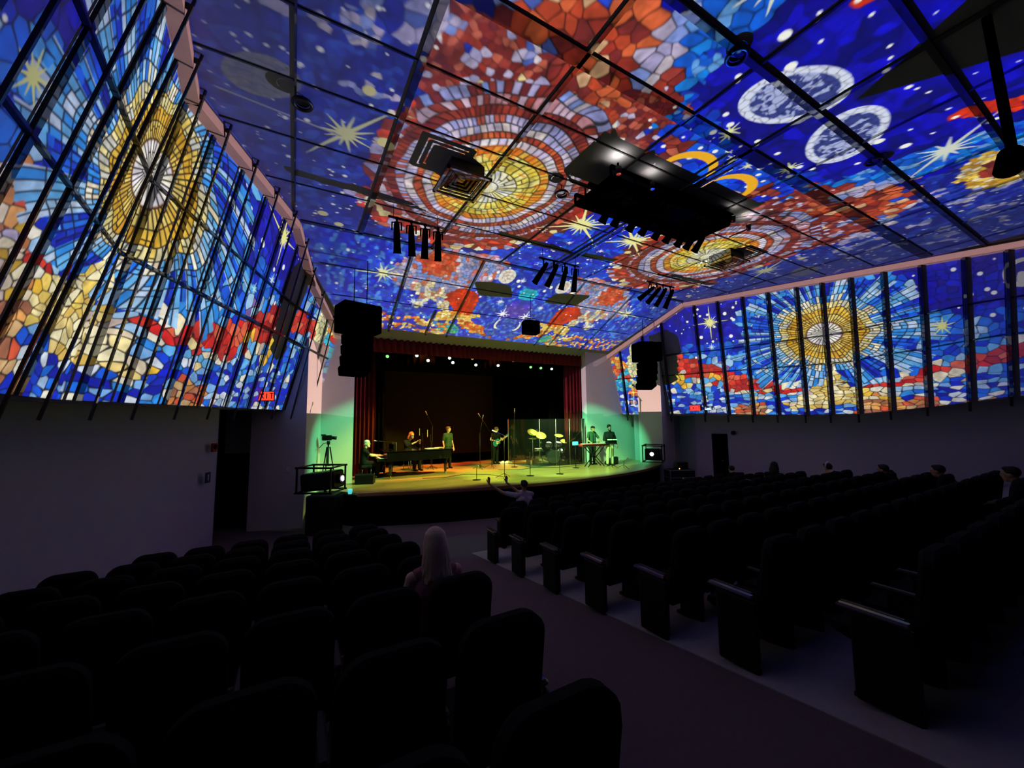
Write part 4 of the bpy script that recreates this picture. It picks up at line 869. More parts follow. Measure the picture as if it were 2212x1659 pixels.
t = thing('centre_speaker', 'small black speaker hung below the middle of the ceiling over the stage', 'speaker', (7.56, 11.9, 6.55), R(-8)); obj('cabinet', MB().box((0, 0, -.02), (.6, .4, .5), bev=.03), M['rig'], t); obj('grille', MB().box((0, -.21, -.04), (.5, .02, .4)), M['rig'], t)
obj('bracket', MB().beam((-.22, 0, .23), (-.22, 0, .33), .03, .03).beam((.22, 0, .23), (.22, 0, .33), .03, .03).beam((-.24, 0, .33), (.24, 0, .33), .03, .03), M['steel'], t); obj('cable', MB().cyl((0, 0, .33), (0, 0, cz(11.9)-6.55), .01), M['rig'], t)
# ---------------------------------------------------------------- exit signs and wall fittings
FONT = {'E': [(0, 0, 0, 5), (0, 0, 3, 0), (0, 2.5, 2.4, 2.5), (0, 5, 3, 5)], 'X': [(0, 0, 3, 5), (0, 5, 3, 0)], 'I': [(1.5, 0, 1.5, 5)], 'T': [(1.5, 0, 1.5, 5), (0, 5, 3, 5)]}
def letters(txt, h, y, m, par):
    mb = MB(); k = h/5; adv = 4*k; x0 = -len(txt)*adv/2+.5*k
    for i, ch in enumerate(txt):
        for (a, b, c, d) in FONT[ch]:
            mb.beam((x0+i*adv+a*k, y, (b-2.5)*k), (x0+i*adv+c*k, y, (d-2.5)*k), .8*k, .01, up=(0, 1, 0))
    return obj('lettering', mb, m, par)
def exit_sign(label, loc, rz):
    t = thing('exit_sign', label, 'exit sign', loc, rz); obj('housing', MB().box((0, .03, 0), (.46, .06, .26), bev=.01), M['blackm'], t); obj('face', MB().box((0, -.004, 0), (.43, .012, .23)), M['exit'], t); letters('EXIT', .14, -.014, M['exitd'], t)
    obj('bracket', MB().cyl((0, .03, -.13), (0, .03, -.3), .012), M['blackm'], t); return t
exit_sign('glowing red exit sign below the left window, beside the left pier', (-.70, 12.1, 3.84), R(-12)); exit_sign('glowing red exit sign below the right window, beside the right pier', (15.9, 11.2, 3.55), R(-54))
t = thing('fire_strobe', 'red round fire alarm on the grey left wall by the doorway', 'fire alarm', (-1.72, 12.35, 2.52), R(66)); obj('base', MB().box((0, .03, 0), (.16, .06, .22), bev=.01), mat('red alarm plastic', (.4, .02, .02), .5, vary=.1), t); obj('horn', MB().cyl((0, 0, .02), (0, -.05, .02), .07, .05), M['exitd'], t)
t = thing('wall_sign', 'small dark blue sign on the grey left wall below the fire alarm', 'sign', (-1.8, 12.15, 1.8), R(66)); obj('plate', MB().box((0, .01, 0), (.18, .02, .26), bev=.005), mat('dark blue sign', (.02, .03, .09), .4, vary=.1), t); obj('pictogram', MB().ell((0, -.004, .05), (.025, .006, .025)).beam((0, -.004, .03), (0, -.004, -.07), .02, .006), M['paper'], t)
t = thing('wall_speaker', 'small round dark bell on the grey right wall beside the doorway', 'bell', (17.5, 10.45, 2.4), R(-66)); obj('dome', MB().ell((0, -.02, 0), (.1, .06, .1)), M['blackm'], t); obj('base', MB().box((0, .02, 0), (.16, .03, .16)), M['dark'], t)
t = thing('light_switch', 'small pale switch plate on the dark face of the left pier', 'switch', (-.1, 13.41, 1.75), R(-18)); obj('plate', MB().box((0, 0, 0), (.08, .02, .12)), M['paper'], t); obj('toggle', MB().box((0, -.015, 0), (.02, .02, .04)), M['paper'], t)
t = thing('emergency_light', 'small white emergency lamp beside the right exit sign', 'lamp', (16.2, 10.75, 3.5), R(-50)); obj('housing', MB().box((0, 0, 0), (.3, .08, .1), bev=.02), M['paper'], t); obj('lens', MB().ell((-.1, -.05, .06), .05).ell((.1, -.05, .06), .05), M['steel'], t)
# ---------------------------------------------------------------- projectors
def projector(label, loc, rz, tilt, base):
    t = thing('stage_projector', label, 'projector', loc, rz); Mx = Matrix.Rotation(R(tilt), 4, 'X')
    obj('case', MB().box((0, .62, 0), (.62, 1.0, .5), M=Mx, bev=.04), M['blackm'], t); obj('barrel', MB().cyl((0, .12, 0), (0, .015, 0), .13, .15, 20, M=Mx), M['blackm'], t)
    obj('lens', MB().cyl((0, .012, 0), (0, .006, 0), .075, .075, 20, M=Mx), M['lens'], t)
    f = MB()
    for x in (-.4, .4):
        f.beam((x, .15, -.38), (x, .15, .34), .04, .04).beam((x, 1.15, -.38), (x, 1.15, .34), .04, .04).beam((x, .1, .34), (x, 1.2, .34), .05, .05).beam((x, .1, -.36), (x, 1.2, -.36), .05, .05)
    for y in (.15, 1.15): f.beam((-.4, y, -.36), (.4, y, -.36), .04, .04).beam((-.4, y, .34), (.4, y, .34), .04, .04)
    obj('cradle', f, M['blackm'], t)
    for i in range(3): obj('vent', MB().box((.315, .4+.22*i, .02), (.01, .12, .2), M=Mx), M['steel'], t)
    return t
def aimrz(a, b): d = Vector(b)-Vector(a); return math.atan2(d.y, d.x)+math.pi/2
projector('black projector in a cradle on the left corner of the stage, lens lit', tuple(LENS_LEFT-Vector((.02, -.02, 0))), aimrz(LENS_LEFT, (12, 5.0, 0)), -6, None)
projector('black projector in a cradle on the right corner of the stage, lens glaring', tuple(LENS_RIGHT+Vector((.02, .02, 0))), aimrz(LENS_RIGHT, (4, 5.5, 0)), -6, None)
one('side_box', MB().box((0, 0, .54), (.8, .62, 1.08), bev=.03), M['blackm'], 'tall black equipment box standing on the floor under the left projector', 'box', loc=(.85, 12.42, 0), rz=R(-30))
one('cup', MB().lathe((0, 0, 0), [(.0, .0), (.05, .0), (.07, .1), (.065, .14), (.0, .14)]), M['tealglow'], 'small cup below the left projector, cyan reflection put in as glow', 'cup', loc=(1.52, 12.5, 1.0))  # emission stands in for cyan light reflected by the glass
def roadcase(label, loc, rz, d):
    t = thing('road_case', label, 'road case', loc, rz); obj('body', MB().box((0, 0, d[2]/2+.06), d, bev=.01), M['tee'], t); e = MB()
    x, y = d[0]/2, d[1]/2
    for z in (.07, .06+d[2]*.62, .05+d[2]):
        e.beam((-x, -y, z), (x, -y, z), .03, .03).beam((x, -y, z), (x, y, z), .03, .03).beam((-x, -y, z), (-x, y, z), .03, .03)
    for sx in (-x, x): e.beam((sx, -y, .06), (sx, -y, .06+d[2]), .03, .03)
    obj('edge', e, M['steel'], t); obj('latch', MB().box((0, -y-.02, .06+d[2]*.58), (.1, .02, .1)), M['chrome'], t)
    for sx in (-x+.1, x-.1): obj('caster', MB().cyl((sx-.02, -y+.1, .03), (sx+.02, -y+.1, .03), .03).cyl((sx-.02, y-.1, .03), (sx+.02, y-.1, .03), .03), M['blackm'], t)
roadcase('black road case with pale metal edges on the floor right of the stage', (14.62, 11.2, 0), R(-25), (1.1, .6, .84))
one('small_box', MB().box((0, 0, .14), (.5, .35, .28), bev=.02), M['blackm'], 'small black box on top of the road case', 'box', loc=(14.8, 11.25, .92), rz=R(-25))
one('amber_light', MB().ell((0, 0, .02), .022), mat('lit amber lamp', (1, .5, .2), .5, emit=(1, .45, .15), es=3, vary=.01), 'tiny amber light on the road case', 'light', loc=(14.45, 11.05, .93))
# camera on a tripod
t = thing('camera_tripod', 'black video tripod standing left of the red curtain against the green wall', 'tripod', (1.02, 14.15, 1.0))
for i, a in enumerate((-2.0, .15, 2.4)): obj('leg', MB().cyl((.05*math.cos(a), .05*math.sin(a), 1.3), (.27*math.cos(a), .27*math.sin(a), .01), .022, .014), M['blackm'], t)
obj('column', MB().cyl((0, 0, .75), (0, 0, 1.42), .025), M['blackm'], t); obj('spreader', MB().cyl((0, 0, .68), (.13, 0, .7), .01).cyl((0, 0, .68), (-.09, .1, .7), .01).cyl((0, 0, .68), (-.06, -.12, .7), .01), M['blackm'], t); obj('head', MB().cyl((0, 0, 1.38), (0, 0, 1.5), .05).tube([(0, 0, 1.45), (-.15, -.05, 1.42), (-.28, -.08, 1.28)], .012), M['blackm'], t)
t = thing('video_camera', 'black video camera on the tripod left of the stage, pointing right', 'camera', (1.02, 14.15, 2.5)); obj('body', MB().box((-.05, 0, .1), (.3, .14, .17), bev=.02), M['blackm'], t); obj('lens', MB().cyl((.1, 0, .1), (.24, 0, .08), .05, .06), M['blackm'], t); obj('viewfinder', MB().box((-.15, .05, .19), (.14, .06, .05)), M['blackm'], t)
# ---------------------------------------------------------------- grand piano (keyboard end left, tail right, lid closed)
t = thing('grand_piano', 'long black grand piano on the left of the stage, lid closed', 'piano', (0, 0, 1.0))
OUT = [(3.02, 14.75), (3.02, 16.25), (3.75, 16.3), (4.3, 16.1), (4.8, 15.75), (5.3, 15.65), (5.62, 15.4), (5.68, 15.1), (5.55, 14.82), (5.2, 14.73)]
obj('case', MB().prism(OUT, .62, .96), M['gloss'], t); obj('lid', MB().prism([(x*1.0+(.02 if x > 4 else -.02), y+(.03 if y > 15.3 else -.03)) for x, y in OUT if x > 3.3 or True], .97, 1.0), M['gloss'], t)
obj('keyboard', MB().box((2.88, 15.5, .70), (.34, 1.42, .10), bev=.01), M['gloss'], t); kb = MB()
for i in range(52): kb.box((2.86, 14.86+.0246*i, .757), (.15, .022, .016))
kk = obj('white_keys', kb, M['paper'], t); kb = MB()
for i in range(52):
    if i % 7 not in (2, 6): kb.box((2.895, 14.872+.0246*i, .768), (.09, .012, .016))
obj('black_keys', kb, M['gloss'], t); obj('music_desk', MB().box((3.35, 15.5, 1.12), (.02, .9, .22), bev=.01), M['gloss'], t); obj('pedal_lyre', MB().beam((3.3, 15.4, .62), (3.3, 15.45, .1), .04, .04).beam((3.3, 15.6, .62), (3.3, 15.55, .1), .04, .04).box((3.25, 15.5, .1), (.2, .3, .06)), M['gloss'], t)
for i, (x, y) in enumerate(((3.2, 14.95), (3.2, 16.1), (5.4, 15.1))):
    l = obj('leg', MB().cyl((x, y, .07), (x, y, .62), .045, .08, 8), M['gloss'], t); obj('caster', MB().cyl((x-.03, y, .035), (x+.03, y, .035), .035), M['brass'], l)
one('sheet_music', MB().box((0, 0, 0), (.5, .3, .012)).box((.35, .06, .012), (.3, .22, .01)), M['paper'], 'white sheets of music lying on the tail of the grand piano', 'paper', loc=(4.85, 15.15, 2.01), rz=R(8))
one('tablet', MB().box((0, 0, 0), (.02, .2, .28), bev=.004), M['steel'], 'pale tablet standing on the piano in front of the pianist', 'tablet', loc=(3.42, 15.25, 2.15), rz=R(20))
t = thing('piano_bench', 'black padded bench under the pianist', 'bench', (2.38, 15.4, 1.0)); obj('seat', MB().box((0, 0, .47), (.38, .8, .09), bev=.02), M['tee'], t)
for sx, sy in ((-.15, -.34), (.15, -.34), (-.15, .34), (.15, .34)): obj('leg', MB().cyl((sx, sy, 0), (sx, sy, .43), .02, .026), M['gloss'], t)
# ---------------------------------------------------------------- microphone stands
def mic_stand(label, loc, h, boom=None, base='round', rz=0., m=None, mic=True):
    t = thing('microphone_stand', label, 'microphone stand', loc, rz); m = m or M['blackm']
    if base == 'round': obj('base', MB().lathe((0, 0, 0), [(0, 0), (.15, 0), (.15, .012), (.03, .03), (0, .03)]), m, t)
    else:
        for a in (0.4, 2.5, 4.6): obj('leg', MB().cyl((0, 0, .16), (.32*math.cos(a), .32*math.sin(a), .01), .009), m, t)
    obj('pole', MB().cyl((0, 0, .02), (0, 0, h), .012), m, t); tip = Vector((0, 0, h))
    if boom:
        b = Vector(boom); obj('boom', MB().cyl(tip-b*.25, tip+b, .008), m, t); tip = tip+b; d = b.normalized()
    else: d = Vector((0, -.5, .3)).normalized()
    if mic:
        mm = obj('microphone', MB().cyl(tip, tip+d*.15, .012, .018).ell(tip+d*.17, .026), M['steel'], t)
    return t
mic_stand('microphone stand on three legs at the front centre of the stage, before the guitarist', (6.82, 12.69, 1.0), 1.55, (-.25, .1, .12), 'tripod')
mic_stand('plain round-based stand at the stage front, left of the drum kit', (7.85, 12.55, 1.0), .9, None, 'round', mic=False)
mic_stand('plain round-based stand at the stage front, right before the bass drum', (9.06, 12.32, 1.0), 1.0, None, 'round', mic=False)
mic_stand('short stand with a squat microphone at the very front edge, left of centre', (5.74, 12.77, 1.0), .42, None, 'round')
mic_stand('tall boom stand with its arm rising left, behind the guitarist', (7.73, 15.57, 1.0), 1.5, (-.5, .1, .75), 'tripod')
mic_stand('boom stand with its arm rising right, beside the guitar neck', (8.64, 15.14, 1.0), 1.7, (.1, .1, .72), 'round')
mic_stand('thin stand on three legs between the piano tail and the guitarist', (7.1, 15.44, 1.0), 1.55, (.15, .05, .6), 'tripod')
mic_stand('tall boom stand behind the piano with its tip above the violinist', (5.3, 16.5, 1.0), 1.9, (-.2, .1, .45), 'tripod')
mic_stand('low tripod stand before the right projector', (12.28, 12.12, 1.0), .3, (.1, 0, .05), 'tripod')
mic_stand('boom stand of the pianist reaching from the piano to his face', (3.6, 16.45, 1.0), 1.25, (-.75, -.7, .1), 'round')
def music_stand(label, loc, rz, h=1.2, m='tee'):
    t = thing('music_stand', label, 'music stand', loc, rz); obj('pole', MB().cyl((0, 0, .02), (0, 0, h), .012), M['blackm'], t); obj('desk', MB().box((0, .03, h+.12), (.46, .02, .3), M=Matrix.Rotation(0, 4, 'X')), M[m], t)
    for a in (0.4, 2.5, 4.6): obj('leg', MB().cyl((0, 0, .12), (.26*math.cos(a), .26*math.sin(a), .01), .009), M['blackm'], t)
music_stand('music stand behind the piano, turned edge-on, left of the two', (4.95, 16.7, 1.0), R(72), 1.28); music_stand('music stand behind the piano, turned edge-on, right of the two', (5.28, 16.6, 1.0), R(70), 1.22)
one('sheet_page', MB().box((0, 0, 0), (.015, .14, .3)), M['paper'], 'white page on the left of the two edge-on music stands', 'paper', loc=(4.78, 16.66, 2.62), rz=R(-12)); one('sheet_page', MB().box((0, 0, 0), (.015, .14, .3)), M['paper'], 'white page on the right of the two edge-on music stands', 'paper', loc=(5.1, 16.56, 2.56), rz=R(-12))
music_stand('low music stand with a pale desk in front of the standing man at the right', (12.15, 12.7, 1.0), R(-30), 1.02, 'blackm')
one('sheet_page', MB().box((-.1, 0, 0), (.2, .02, .05)).box((.12, 0, 0), (.2, .02, .05)), M['paper'], 'white pages on the stand of the man at the right', 'paper', loc=(12.13, 12.62, 2.2), rz=R(-30))
# ---------------------------------------------------------------- drum kit
t = thing('drum_kit', 'silver-green drum kit with gold cymbals right of the stage centre', 'drum kit', (0, 0, 1.0))
c = Vector((10.82, 15.35, .36)); ax = Vector((-.35, -1, 0)).normalized()
bd = obj('bass_drum', MB().cyl(c+ax*.02, c+ax*.4, .31, .31, 32), M['tealg'], t); obj('drumhead', MB().cyl(c+ax*.402, c+ax*.408, .285, .285, 32), mat('pale green drumhead', (.25, .42, .38), .5, vary=.2, scale=4), bd); obj('hoop', MB().ring(c+ax*.41, .3, .018, ax, 32), M['wood'], bd); obj('spurs', MB().cyl(c+Vector((-.28, -.1, -.05)), (10.42, 15.0, .01), .012).cyl(c+Vector((.28, -.1, -.05)), (11.2, 14.9, .01), .012), M['chrome'], bd)
def drum(n, c, r, h, tilt=(0, 0, 1), m='chrome'):
    a = Vector(tilt).normalized(); c = Vector(c); d = obj(n, MB().cyl(c, c+a*h, r, r, 28), M[m], t); obj('drumhead', MB().cyl(c+a*(h+.001), c+a*(h+.006), r*.95, r*.95, 28), M['paper'], d); obj('hoop', MB().ring(c+a*h, r, .01, a), M['chrome'], d)
    lg = MB()
    for i in range(8):
        q, s_, _ = frame(a); p = c+(q*math.cos(i*.785)+s_*math.sin(i*.785))*(r+.01); lg.cyl(p+a*h*.15, p+a*h*.85, .008)
    obj('lugs', lg, M['chrome'], d)
drum('tom', (10.52, 15.15, .78), .15, .22, (-.1, -.45, 1)); drum('tom', (11.0, 15.1, .78), .16, .22, (.1, -.45, 1)); drum('floor_tom', (11.55, 15.5, .3), .2, .38); drum('snare_drum', (10.2, 15.55, .58), .18, .14)
for (x, y, z, r, tl) in ((9.8, 15.4, 1.52, .25, (-.1, -.75, 1)), (10.32, 15.5, 1.36, .28, (-.15, -.7, 1)), (11.4, 15.5, 1.32, .22, (-.1, -.35, 1)), (11.5, 15.2, 1.06, .2, (-.2, -.5, 1)), (9.85, 15.5, 1.22, .18, (0, -.1, 1))):
    a = Vector(tl).normalized(); cy = obj('cymbal', MB().lathe((x, y, z), [(0, .03), (.035, .025), (.05, .008), (r*.6, .0), (r, -.018), (r, -.022), (0, 0)], 28, axis=a), M['brass'], t)
    s = MB().cyl((x, y, z), (x, y, .3), .012)
    for q in (0.3, 2.4, 4.5): s.cyl((x, y, .35), (x+.26*math.cos(q), y+.26*math.sin(q), .01), .01)
    obj('cymbal_stand', s, M['chrome'], t)
obj('mounting_bar', MB().cyl((10.55, 15.3, .85), (11.0, 15.3, .85), .015).cyl((10.78, 15.35, .6), (10.78, 15.3, .87), .015), M['chrome'], t)
t = thing('drum_stool', 'round black stool behind the drum kit', 'stool', (10.75, 16.2, 1.0)); obj('seat', MB().lathe((0, 0, .48), [(0, 0), (.16, 0), (.17, .04), (.15, .08), (0, .09)]), M['tee'], t)
for a in (0.4, 2.5, 4.6): obj('leg', MB().cyl((0, 0, .48), (.24*math.cos(a), .24*math.sin(a), .01), .012), M['chrome'], t)
one('rug', MB().box((10.5, 15.4, 1.006), (2.7, 1.9, .012)), mat('dark rug', (.05, .06, .05), 1, vary=.3), 'dark rug under the drum kit', 'rug')
t = thing('acrylic_drum_screen', 'clear folding acrylic screen standing around the drum kit', 'screen'); pts = [(8.98, 16.3), (9.75, 14.75), (10.45, 14.45), (11.15, 14.35), (11.85, 14.3), (12.25, 14.55)]
for a, b in zip(pts[:-1], pts[1:]):
    p = obj('panel', MB().quad([(a[0], a[1], 1.02), (b[0], b[1], 1.02), (b[0], b[1], 3.12), (a[0], a[1], 3.12)], (0, .01, 0)), M['acryl'], t); obj('hinge', MB().cyl((a[0], a[1]-.005, 1.0), (a[0], a[1]-.005, 3.12), .008), M['steel'], p)
one('guitar_amplifier', MB().box((0, 0, .14), (.5, .4, .28), bev=.03), M['chrome'], 'pale guitar amplifier head lying left of the drum kit', 'amplifier', loc=(9.75, 15.35, 1.0), rz=R(10))
one('pedal_board', MB().box((0, 0, .04), (.6, .3, .06), bev=.01).box((-.15, 0, .09), (.12, .1, .05)).box((.1, 0, .09), (.14, .1, .05)), M['paper'], 'small white pedal board at the guitarist feet', 'pedal board', loc=(9.0, 16.6, 1.0), rz=R(-15))
for nm, pp in (('curling from the piano to the stage front', [(4.2, 14.2), (4.9, 13.9), (5.9, 14.3), (6.6, 13.8), (6.9, 12.9)]), ('running along the boards before the drum kit', [(7.6, 14.7), (8.4, 14.2), (9.2, 14.5), (10.2, 13.9), (11.3, 14.0)])):
    one('cable', MB().tube([(x, y, 1.009) for x, y in pp], .009), M['blackm'], 'black cable '+nm, 'cable', 'cables on the stage floor')
# wedge monitors
def wedge(label, loc, rz):
    t = thing('monitor_wedge', label, 'speaker', loc, rz); obj('cabinet', MB().add([(-.3, -.2, 0), (.3, -.2, 0), (.3, .2, 0), (-.3, .2, 0), (-.3, -.2, .12), (.3, -.2, .12), (.3, .12, .34), (-.3, .12, .34), (-.3, .2, .3), (.3, .2, .3)], [(3, 2, 1, 0), (0, 1, 5, 4), (4, 5, 6, 7), (7, 6, 9, 8), (8, 9, 2, 3), (0, 4, 7, 8, 3), (1, 2, 9, 6, 5)]), M['blackm'], t)
    obj('grille', MB().quad([(-.26, -.19, .13), (.26, -.19, .13), (.26, .11, .335), (-.26, .11, .335)], (0, -.01, .012)), M['tee'], t)
wedge('black wedge monitor behind the left curtain end, by the pianist feet', (2.2, 14.2, 1.0), R(160)); wedge('black wedge monitor between the standing man and the right projector', (12.9, 13.5, 1.0), R(200))
# ---------------------------------------------------------------- red stage keyboard
t = thing('stage_keyboard', 'red stage piano with its keys to the player, on a black stand', 'keyboard', (11.75, 13.35, 1.0), R(-6)); obj('shell', MB().box((0, 0, .95), (1.5, .32, .1), bev=.02), M['keyred'], t); obj('rear_panel', MB().box((0, -.165, .95), (1.44, .01, .06)), M['blackm'], t); obj('keys', MB().box((0, .08, 1.005), (1.25, .14, .014)), M['paper'], t)
obj('control_panel', MB().box((-.25, -.08, 1.004), (.6, .1, .012)), M['steel'], t)
t = thing('keyboard_stand', 'black folding stand under the red stage piano', 'stand', (11.75, 13.35, 1.0), R(-6))
for y in (-.13, .13): obj('leg', MB().beam((-.45, y, 0), (.45, y, .89), .03, .03).beam((.45, y+.035, 0), (-.45, y+.035, .89), .03, .03), M['blackm'], t)
obj('top_bar', MB().beam((-.45, -.16, .89), (-.45, .18, .89), .03, .02).beam((.45, -.16, .89), (.45, .18, .89), .03, .02), M['blackm'], t)
t = thing('small_monitor', 'small device with a lit teal screen at the left end of the red keyboard', 'device', (10.72, 13.4, 1.0)); obj('pole', MB().cyl((0, 0, 0), (0, 0, .98), .015).lathe((0, 0, 0), [(0, 0), (.15, 0), (.15, .012), (0, .03)]), M['blackm'], t); obj('screen', MB().box((0, 0, 1.05), (.3, .06, .16), bev=.02), M['tealglow'], t)
# ---------------------------------------------------------------- people
V = Vector
def person(name, label, loc, rz, J=None, scale=1., skin='skin', top='tee', bottom='tee', hair=None, sleeve=.55, voxel=.009, seated=False, extras=None, shorts=False, headturn=0., shoes='blackm', stout=1.):
    """figure facing -Y, feet at z = 0; J overrides joints"""
    j = dict(pelvis=(0, 0, .96), waist=(0, .0, 1.08), chest=(0, .0, 1.30), neck=(0, .01, 1.47), head=(0, -.015, 1.63))
    for s, sx in (('l', -1), ('r', 1)):
        j.update({s+'sh': (.18*sx, .01, 1.42), s+'el': (.24*sx, .02, 1.14), s+'wr': (.25*sx, -.06, .89), s+'hip': (.09*sx, 0, .93), s+'kn': (.10*sx, -.01, .50), s+'an': (.11*sx, .02, .08)})
    if seated:
        j.update(pelvis=(0, .0, .50), waist=(0, .03, .64), chest=(0, .05, .86), neck=(0, .05, 1.03), head=(0, .03, 1.19))
        for s, sx in (('l', -1), ('r', 1)): j.update({s+'sh': (.18*sx, .05, .98), s+'el': (.24*sx, .0, .72), s+'wr': (.16*sx, -.22, .64), s+'hip': (.09*sx, -.02, .49), s+'kn': (.11*sx, -.44, .50), s+'an': (.11*sx, -.42, .08)})
    if J: j.update(J)
    j = {k: V(v) for k, v in j.items()}
    t = thing('person', label, 'person', loc, rz, scale=scale)
    b = MB(); st = stout
    def torso(mb, g, sl=0.):
        p, w_, c, n = j['pelvis'], j['waist'], j['chest'], j['neck']; dx = (j['rsh']-j['lsh']).normalized()
        for s in (-1, 1):
            mb.cap(p+dx*.07*s*st, w_+dx*.06*s*st, .105*st+g, .098*st+g); mb.cap(w_+dx*.06*s*st, c+dx*.075*s, .098*st+g, .115+g); mb.cap(c+dx*.07*s, c+(n-c)*.55+dx*.07*s, .11+g, .07+g)
        mb.cap(j['lsh'].lerp(j['rsh'], sl), j['rsh'].lerp(j['lsh'], sl), .052+g, .052+g); mb.cap(n-V((0, 0, .02)), j['lsh'].lerp(n, .25), .055+g*.5, .05+g*.6); mb.cap(n-V((0, 0, .02)), j['rsh'].lerp(n, .25), .055+g*.5, .05+g*.6); mb.cap(c+(n-c)*.5, n, .07+g, .055+g*.5)
    torso(b, 0); b.cap(j['neck'], j['head']-V((0, 0, .05)), .052, .052)
    h = j['head']; Rt = Matrix.Rotation(headturn, 3, 'Z'); H = lambda x, y, z: h+Rt @ V((x, y, z))
    b.ell(h+V((0, 0, .03)), (.078, .096, .10), rot=Rt); b.ell(H(0, -.03, -.05), (.052, .06, .062)); b.ell(H(0, -.098, -.005), (.014, .024, .026)); b.ell(H(0, -.085, .035), (.05, .02, .012)); b.ell(H(0, -.082, -.055), (.026, .014, .01)); b.ell(H(-.08, .01, 0), (.012, .022, .032)); b.ell(H(.08, .01, 0), (.012, .022, .032))
    for s, sx in (('l', -1), ('r', 1)):
        b.cap(j[s+'sh'], j[s+'el'], .050, .040); b.cap(j[s+'el'], j[s+'wr'], .040, .026)
        w_ = j[s+'wr']; d = (w_-j[s+'el']).normalized() if s+'hand' not in j else (j[s+'hand']-w_).normalized(); a, q, _ = frame(d); side = a if a.x*sx < 0 else -a
        if s+'palm' in j: side = j[s+'palm'].normalized()
        nrm = d.cross(side).normalized(); pc = w_+d*.05
        b.cap(w_, w_+d*.07, .026, .030)
        for k in range(4):
            o = (k-1.5)*.02; root = w_+d*.085+side*(-o); ln = (.075, .085, .08, .06)[k]; cu = nrm*(.02 if not extras else .015)
            b.cap(root, root+d*ln*.55+cu*.3, .0105, .0095, 8); b.cap(root+d*ln*.55+cu*.3, root+d*ln+cu*1.2, .0095, .0085, 8)
        b.cap(w_+d*.03+side*.028, w_+d*.07+side*.06, .013, .011, 8); b.cap(w_+d*.07+side*.06, w_+d*.10+side*.068, .011, .0095, 8)
        b.cap(j[s+'hip'], j[s+'kn'], .082*st, .056); b.cap(j[s+'kn'], j[s+'an'], .054, .038)
        b.cap(j[s+'an']+V((0, .03, -.04)), j[s+'an']+V((0, -.14, -.05)), .036, .028)
    obj('body', remesh(b, voxel, 3, 'body'), M[skin], t)
    sh = MB(); torso(sh, .014 if sleeve else .008, 0 if sleeve else .2)
    for s in 'lr': e = j[s+'sh'].lerp(j[s+'el'], min(1, sleeve*1.0) if sleeve <= 1 else 1); sh.cap(j[s+'sh'], e, .068, .060) if sleeve else None; (sh.cap(j[s+'el'], j[s+'el'].lerp(j[s+'wr'], sleeve-1), .056, .042) if sleeve > 1 else None)
    obj('shirt', remesh(sh, voxel*1.2, 4, 'shirt'), M[top], t)
    tr = MB(); dx = (j['rsh']-j['lsh']).normalized()
    for s in (-1, 1): tr.cap(j['pelvis']+dx*.07*s*st, j['pelvis'].lerp(j['waist'], .5)+dx*.06*s*st, .118*st, .112*st)
    for s in 'lr':
        tr.cap(j[s+'hip'], j[s+'kn'], .098*st, .076); tr.cap(j[s+'kn'], j[s+'kn'].lerp(j[s+'an'], .15 if shorts else .95), .074, .062 if not shorts else .07)
    obj('trousers' if not shorts else 'shorts', remesh(tr, voxel*1.2, 4, 'trousers'), M[bottom], t)
    for s in 'lr': obj('shoe', MB().ell(j[s+'an']+V((0, -.06, -.045)), (.048, .135, .036), 14, 8).box(j[s+'an']+V((0, -.06, -.072)), (.085, .25, .014)), M[shoes], t)
    ey = MB().ell(H(-.03, -.088, .014), (.010, .006, .007), 8, 6).ell(H(.03, -.088, .014), (.010, .006, .007), 8, 6); obj('eyes', ey, M['blackh'], t)
    if hair: hair(t, h, H, Rt)
    return t, j
def hair_short(m):
    def f(t, h, H, Rt): b = MB().ell(H(0, .018, .055), (.088, .098, .092)).ell(H(0, -.03, .105), (.07, .06, .035)); obj('hair', remesh(b, .012, 2, 'hair'), M[m], t)
    return f
def hair_long(m, ln=.32):
    def f(t, h, H, Rt):
        b = MB().ell(H(0, .015, .05), (.088, .10, .098)); rng = random.Random(4); n = 46
        for i in range(n):
            a = math.pi*(-.08+1.16*i/(n-1)); x = .082*math.cos(a); y = .02+.085*math.sin(a); l = ln*(.8+.35*rng.random()); w_ = rng.uniform(-.014, .014); P = [H(x*.8, y*.8, .09), H(x*1.08, y+.012, .0), H(x*1.22+w_, y+.03, -l*.45), H(x*1.28-w_, y+.045, -l*.75), H(x*1.12+w_*1.6, y+.04, -l)]
            for k in range(4): b.cap(P[k], P[k+1], (.018, .015, .014, .012)[k], (.015, .014, .012, .006)[k], 8)
        obj('hair', remesh(b, .0055, 1, 'hair'), M[m], t)
    return f
def capped(m, hm, brim=False, beard=None):
    def f(t, h, H, Rt):
        b = MB().ell(H(0, .01, .07), (.092, .106, .075)); 
        if brim: b.box(H(0, -.13, .062), (.13, .11, .014))
        obj('cap', remesh(b, .01, 2, 'cap'), M[m], t)
        if hm: obj('hair', MB().ell(H(0, .035, -.0), (.082, .075, .06)), M[hm], t)
        if beard: obj('beard', remesh(MB().ell(H(0, -.055, -.085), (.058, .05, .045)).ell(H(-.055, -.03, -.05), (.02, .035, .045)).ell(H(.055, -.03, -.05), (.02, .035, .045)), .01, 2, 'beard'), M[beard], t)
    return f
